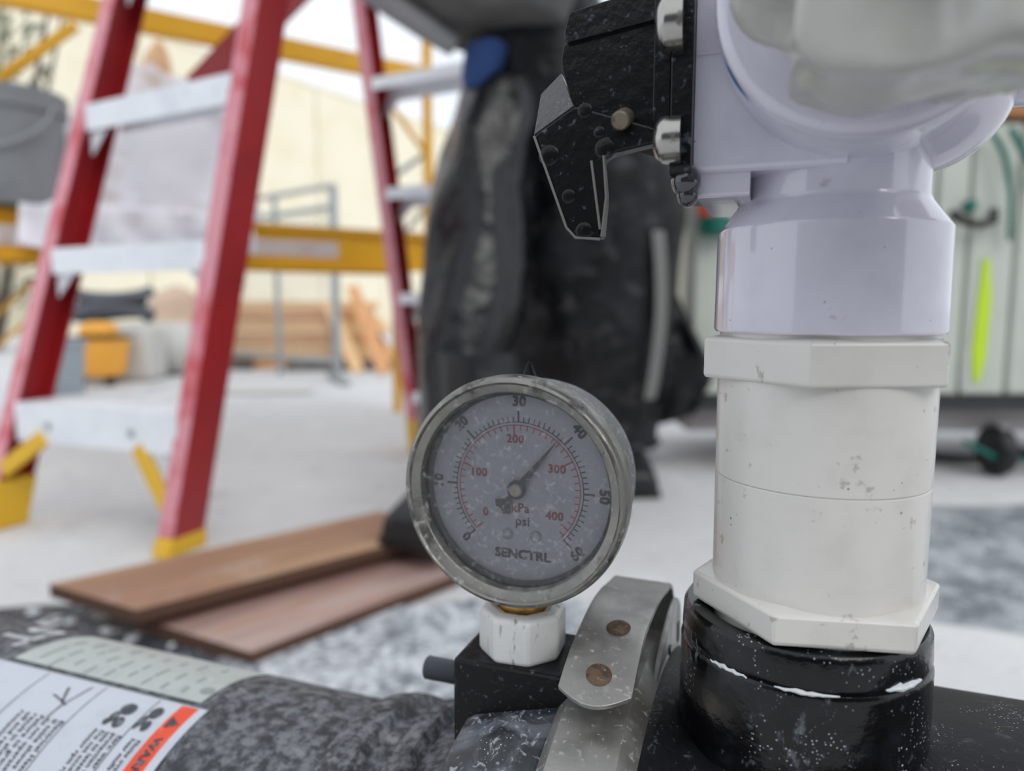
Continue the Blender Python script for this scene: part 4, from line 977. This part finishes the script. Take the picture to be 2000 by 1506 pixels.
# chain link panel
fp0, fp1 = gp(660, 745), V((-2.15, 5.17, 0)); fd = (fp1 - fp0); FH = 1.14
fen = thing('fence_panel', 'grey chain-link fence panel standing in front of the timber', 'fence', fp0)
for t in (0, .42, 1.0):
    part(fen, 'post', MB().tube([fp0 + fd * t, fp0 + fd * t + zx * FH], .026 if t == 0 else .018, 10), m_galv)
for z in (FH, FH - .12, .12): part(fen, 'rail', MB().tube([fp0 + zx * z, fp1 + zx * z], .017, 8), m_galv)
mb = MB(); Lf = fd.length; n_ = int(Lf / .07)
for k in range(-14, n_):
    for s in (1, -1):
        x0, x1 = k * .07, k * .07 + 1.0; z0, z1_ = (.12, 1.02) if s > 0 else (1.02, .12)
        c0 = max(0, x0); c1 = min(Lf, x1)
        if c1 - c0 < .02: continue
        za = z0 + (z1_ - z0) * (c0 - x0) / (x1 - x0); zb = z0 + (z1_ - z0) * (c1 - x0) / (x1 - x0)
        mb.tube([fp0 + fd / Lf * c0 + zx * za, fp0 + fd / Lf * c1 + zx * zb], .0022, 4, cap=False)
part(fen, 'mesh', mb, m_galv, kind='stuff')
for t in (0, 1.0):
    c_ = fp0 + fd * t; part(fen, 'foot', MB().beam(c_ + V((.1, -.25, .02)), c_ + V((-.1, .25, .02)), .06, .04), m_galv, bevel=.005)
# timber pile
tb = gp(585, 716); tdir = V((1, .10, 0)).normalized(); tnr = V((-tdir.y, tdir.x, 0)); k = 0
names = ['lowest', 'second lowest', 'third', 'fourth', 'fifth', 'sixth', 'seventh', 'topmost']
for lay_ in range(8):
    off = random.uniform(-.04, .04); ln = 1.15 + random.uniform(-.1, .1)
    c_ = tb + tdir * off + tnr * (random.uniform(0, .03)) + zx * (.031 + lay_ * .0605)
    mb = MB(); mb.box(c_, (ln, .30, .058), tdir, tnr, zx)
    solo('timber_plank', mb, m_lum if lay_ % 3 else m_lum2, 'pale pine plank, %s of the stack behind the fence panel' % names[lay_], 'plank', c_ - zx * .03, group='pine planks stacked behind the fence', bevel=.004)
for i, (x0, y0, x1, y1, dd) in enumerate(((640, 590, 700, 735, 4.9), (688, 560, 752, 738, 4.7), (722, 640, 775, 725, 4.6), (620, 600, 665, 700, 5.0))):
    b_ = gp(x1, y1 - 6); b_.z = .012; a_ = at(x0, y0, b_.y + .45)
    mb = MB(); mb.beam(a_, b_, .085, .022, up=V((0, -1, .3)))
    solo('leaning_board', mb, m_lum2 if i % 2 else m_lum, ['orange pine board leaning at the near right of the timber stack', 'long pale pine board leaning right of the fence post', 'short pine board leaning low beside the ladder rail', 'orange board leaning over the end of the stack'][i], 'board', b_, bevel=.003)
for i, (px, py, ln, wv, an, h_) in enumerate(((470, 716, .95, .22, .05, .07), (560, 702, 1.1, .18, -.08, .05), (690, 722, .9, .16, .12, .06), (380, 722, .8, .2, .2, .08))):
    c_ = gp(px, py); dd = V((cos(an), sin(an), 0)); nn = V((-sin(an), cos(an), 0))
    mb = MB(); mb.box(c_ + zx * (h_ / 2 + .001), (ln, wv, h_), dd, nn, zx)
    solo('scrap_board', mb, m_dark, ['dark scrap board on the slab left of the middle of the fence', 'long dark scrap board flat in front of the timber stack', 'dark scrap board lying beside the fence post foot', 'dark scrap board lying right of the pale drum'][i], 'board', c_, bevel=.004)
c_ = gp(520, 768); mb = MB(); mb.box(c_ + zx * .012, (.46, .16, .022), V((1, .05, 0)).normalized(), V((-.05, 1, 0)).normalized(), zx)
solo('pale_panel', mb, m_wboard, 'pale thin panel lying flat on the slab before the scrap boards', 'panel', c_, bevel=.003)
c_ = gp(85, 775); mb = MB(); mb.lathe([(.02, 0), (.05, .01), (.055, .06), (.03, .10), (.012, .11)], c_, zx, n=16); solo('jug', mb, m_lgrey, 'small white jug on the slab left of the blue-grey pail', 'jug', c_)

# ------------------------------------------------------------------ pale equipment trailer on the right
CD = 1.83
trl = thing('equipment_cart', 'pale green-grey cabinet cart on black wheels behind the white pipe', 'cart', (1.1, CD + .3, 0))
x0, x1 = at(1340, 600, CD).x, 2.0
zb, zt = at(1900, 778, CD).z, at(1900, 232, CD).z
mb = MB(); mb.box(((x0 + x1) / 2, CD + .30, (zb + zt) / 2), (x1 - x0, .58, zt - zb)); part(trl, 'cabinet', mb, m_cab, bevel=.015)
k = 0
xx_ = x0 + .012
widths = [.165, .165, .165, .11, .085, .12, .14, .15, .165]
for wv in widths:
    mb = MB(); mb.box((xx_ + wv / 2, CD + .004, (zb + zt) / 2), (wv - .010, .02, zt - zb - .02)); part(trl, 'panel', mb, m_cab, bevel=.006); xx_ += wv
part(trl, 'sill', MB().box(((x0 + x1) / 2, CD + .29, zb - .012), (x1 - x0 + .02, .62, .026)), m_sill, bevel=.004)
part(trl, 'chassis', MB().box(((x0 + x1) / 2, CD + .30, zb - .060), (x1 - x0 - .04, .50, .070)), m_pinkg, bevel=.01)
st = [at(1925, 505, CD - .009), at(1932, 745, CD - .009)]
mb = MB(); mb.add([V((st[0].x + dx, CD - .009, z)) for dx, z in ((-.006, st[0].z), (.010, st[0].z), (.022, st[0].z - .10), (.018, st[1].z + .06), (.006, st[1].z), (-.010, st[1].z), (-.018, st[1].z + .08), (-.012, st[0].z - .10))], [tuple(range(8))])
part(trl, 'marker_strip', mb, m_hiv, solid=.002, label='chartreuse marker strip')
hcx = at(1905, 430, CD - .03)
part(trl, 'handle', MB().tube([V((hcx.x + dx, CD - .01 - dy, hcx.z + dz)) for dx, dy, dz in ((-.045, 0, .02), (-.035, .03, -.005), (0, .04, -.014), (.04, .03, -.002), (.058, 0, .025))], .010, 10), m_blk)
mb = MB(); kx = at(1892, 402, CD - .012); mb.lathe([(.014, 0), (.014, .02), (.006, .024)], V((kx.x, CD - .006, kx.z)), V((0, -1, 0)), n=16); part(trl, 'lock', mb, m_teal)
part(trl, 'hose', MB().tube([at(1935, 255, CD - .03), at(1962, 300, CD - .04), at(1975, 380, CD - .04), at(1972, 470, CD - .03)], .006, 8), m_teal)
part(trl, 'hose', MB().tube([at(1975, 250, CD - .03), at(1995, 290, CD - .04), at(2040, 360, CD - .03)], .008, 8), m_teal)
part(trl, 'brace_tube', MB().tube([at(1885, 862, CD - .02), at(1940, 892, CD - .02), at(2040, 905, CD + .05)], .007, 8), m_teal)
for wx, wy in ((1.27, CD + .02), (1.95, CD + .02), (.75, CD + .55), (1.95, CD + .55)):
    m_ = MB(); m_.lathe([(.02, -.022), (.06, -.02), (.0675, -.008), (.0675, .008), (.06, .02), (.02, .022)], V((wx, wy, .0676)), V((1, 0, 0)), n=28); wl = part(trl, 'wheel', m_, m_blk)
    part(trl, 'axle_bracket', MB().beam(V((wx, wy, .06)), V((wx, wy, zb - .07)), .02, .06), m_pinkg)
# red and teal cap on the cabinet beside the person
rc = at(1388, 418, CD - .03)
vv = thing('hose_valve', 'orange-red and teal hose valve fixed to the pale cabinet left of the pipe', 'valve', (rc.x, CD - .02, rc.z))
mb = MB(); mb.lathe([(.022, -.005), (.03, 0), (.03, .052), (.024, .058), (.005, .058)], rc + V((0, 0, -.006)), zx, n=24); part(vv, 'cap', mb, m_orange)
mb = MB(); mb.lathe([(.028, -.052), (.040, -.046), (.042, -.012), (.034, -.005), (.02, -.003)], rc + V((.012, 0, 0)), zx, n=24); part(vv, 'body', mb, m_teal)
mb = MB(); mb.tube([rc + V((.012, 0, -.03)), rc + V((.012, .04, -.03))], .02, 12); part(vv, 'spigot', mb, m_teal)
# timber resting on top of the cart
c_ = at(1980, 238, CD); mb = MB(); mb.beam(V((c_.x - .045, CD + .02, zt + .032)), V((c_.x + .7, CD + .12, zt + .032)), .09, .062)
solo('timber_offcut', mb, m_brown, 'brown timber offcut lying on top of the pale cart', 'timber', (c_.x + .3, CD + .06, zt), bevel=.004)
# white bag behind the trouser leg
sack('white_bag', V((.395, 2.08, 0)), .036, .035, .20, 9.3, m_sack, 'small white bag on the slab behind the right boot', 'bag', ridges=3)
# hose on the slab under the cart
pts = [V((1.0 + .05 * k, 2.05 + .06 * sin(k * .8), .012)) for k in range(16)]
solo('ground_hose', MB().tube(pts, .012, 8), m_blk, 'black hose lying on the slab under the pale cart', 'hose', pts[0])

# ------------------------------------------------------------------ shrub at the far left, pale sky between its leaves
sh = thing('shrub', 'sparse grey-green shrub beyond the scaffold at the far left', 'shrub', (-5.3, 7.2, 0))
mb = MB()
for k in range(700):
    a = random.uniform(0, 2 * pi); r = random.random() ** .5 * .75; z = random.uniform(.2, 3.5)
    c_ = V((-5.3 + r * cos(a), 7.2 + r * sin(a), z)); d = V((random.gauss(0, 1), random.gauss(0, 1), random.gauss(0, 1))).normalized(); x = d.orthogonal().normalized(); y = d.cross(x); s = random.uniform(.05, .10)
    mb.add([c_ + x * s, c_ + y * s * .45, c_ - x * s, c_ - y * s * .45], [(0, 1, 2, 3)])
part(sh, 'foliage', mb, m_leaf, kind='stuff', smooth=False)
for k in range(7):
    a = k * .9; part(sh, 'stem', MB().tube([V((-5.3 + .1 * cos(a), 7.2 + .1 * sin(a), 0)), V((-5.3 + .5 * cos(a), 7.2 + .5 * sin(a), 1.8)), V((-5.3 + 1.1 * cos(a), 7.2 + 1.1 * sin(a), 4.2))], [.05, .03, .008], 7), m_bark)
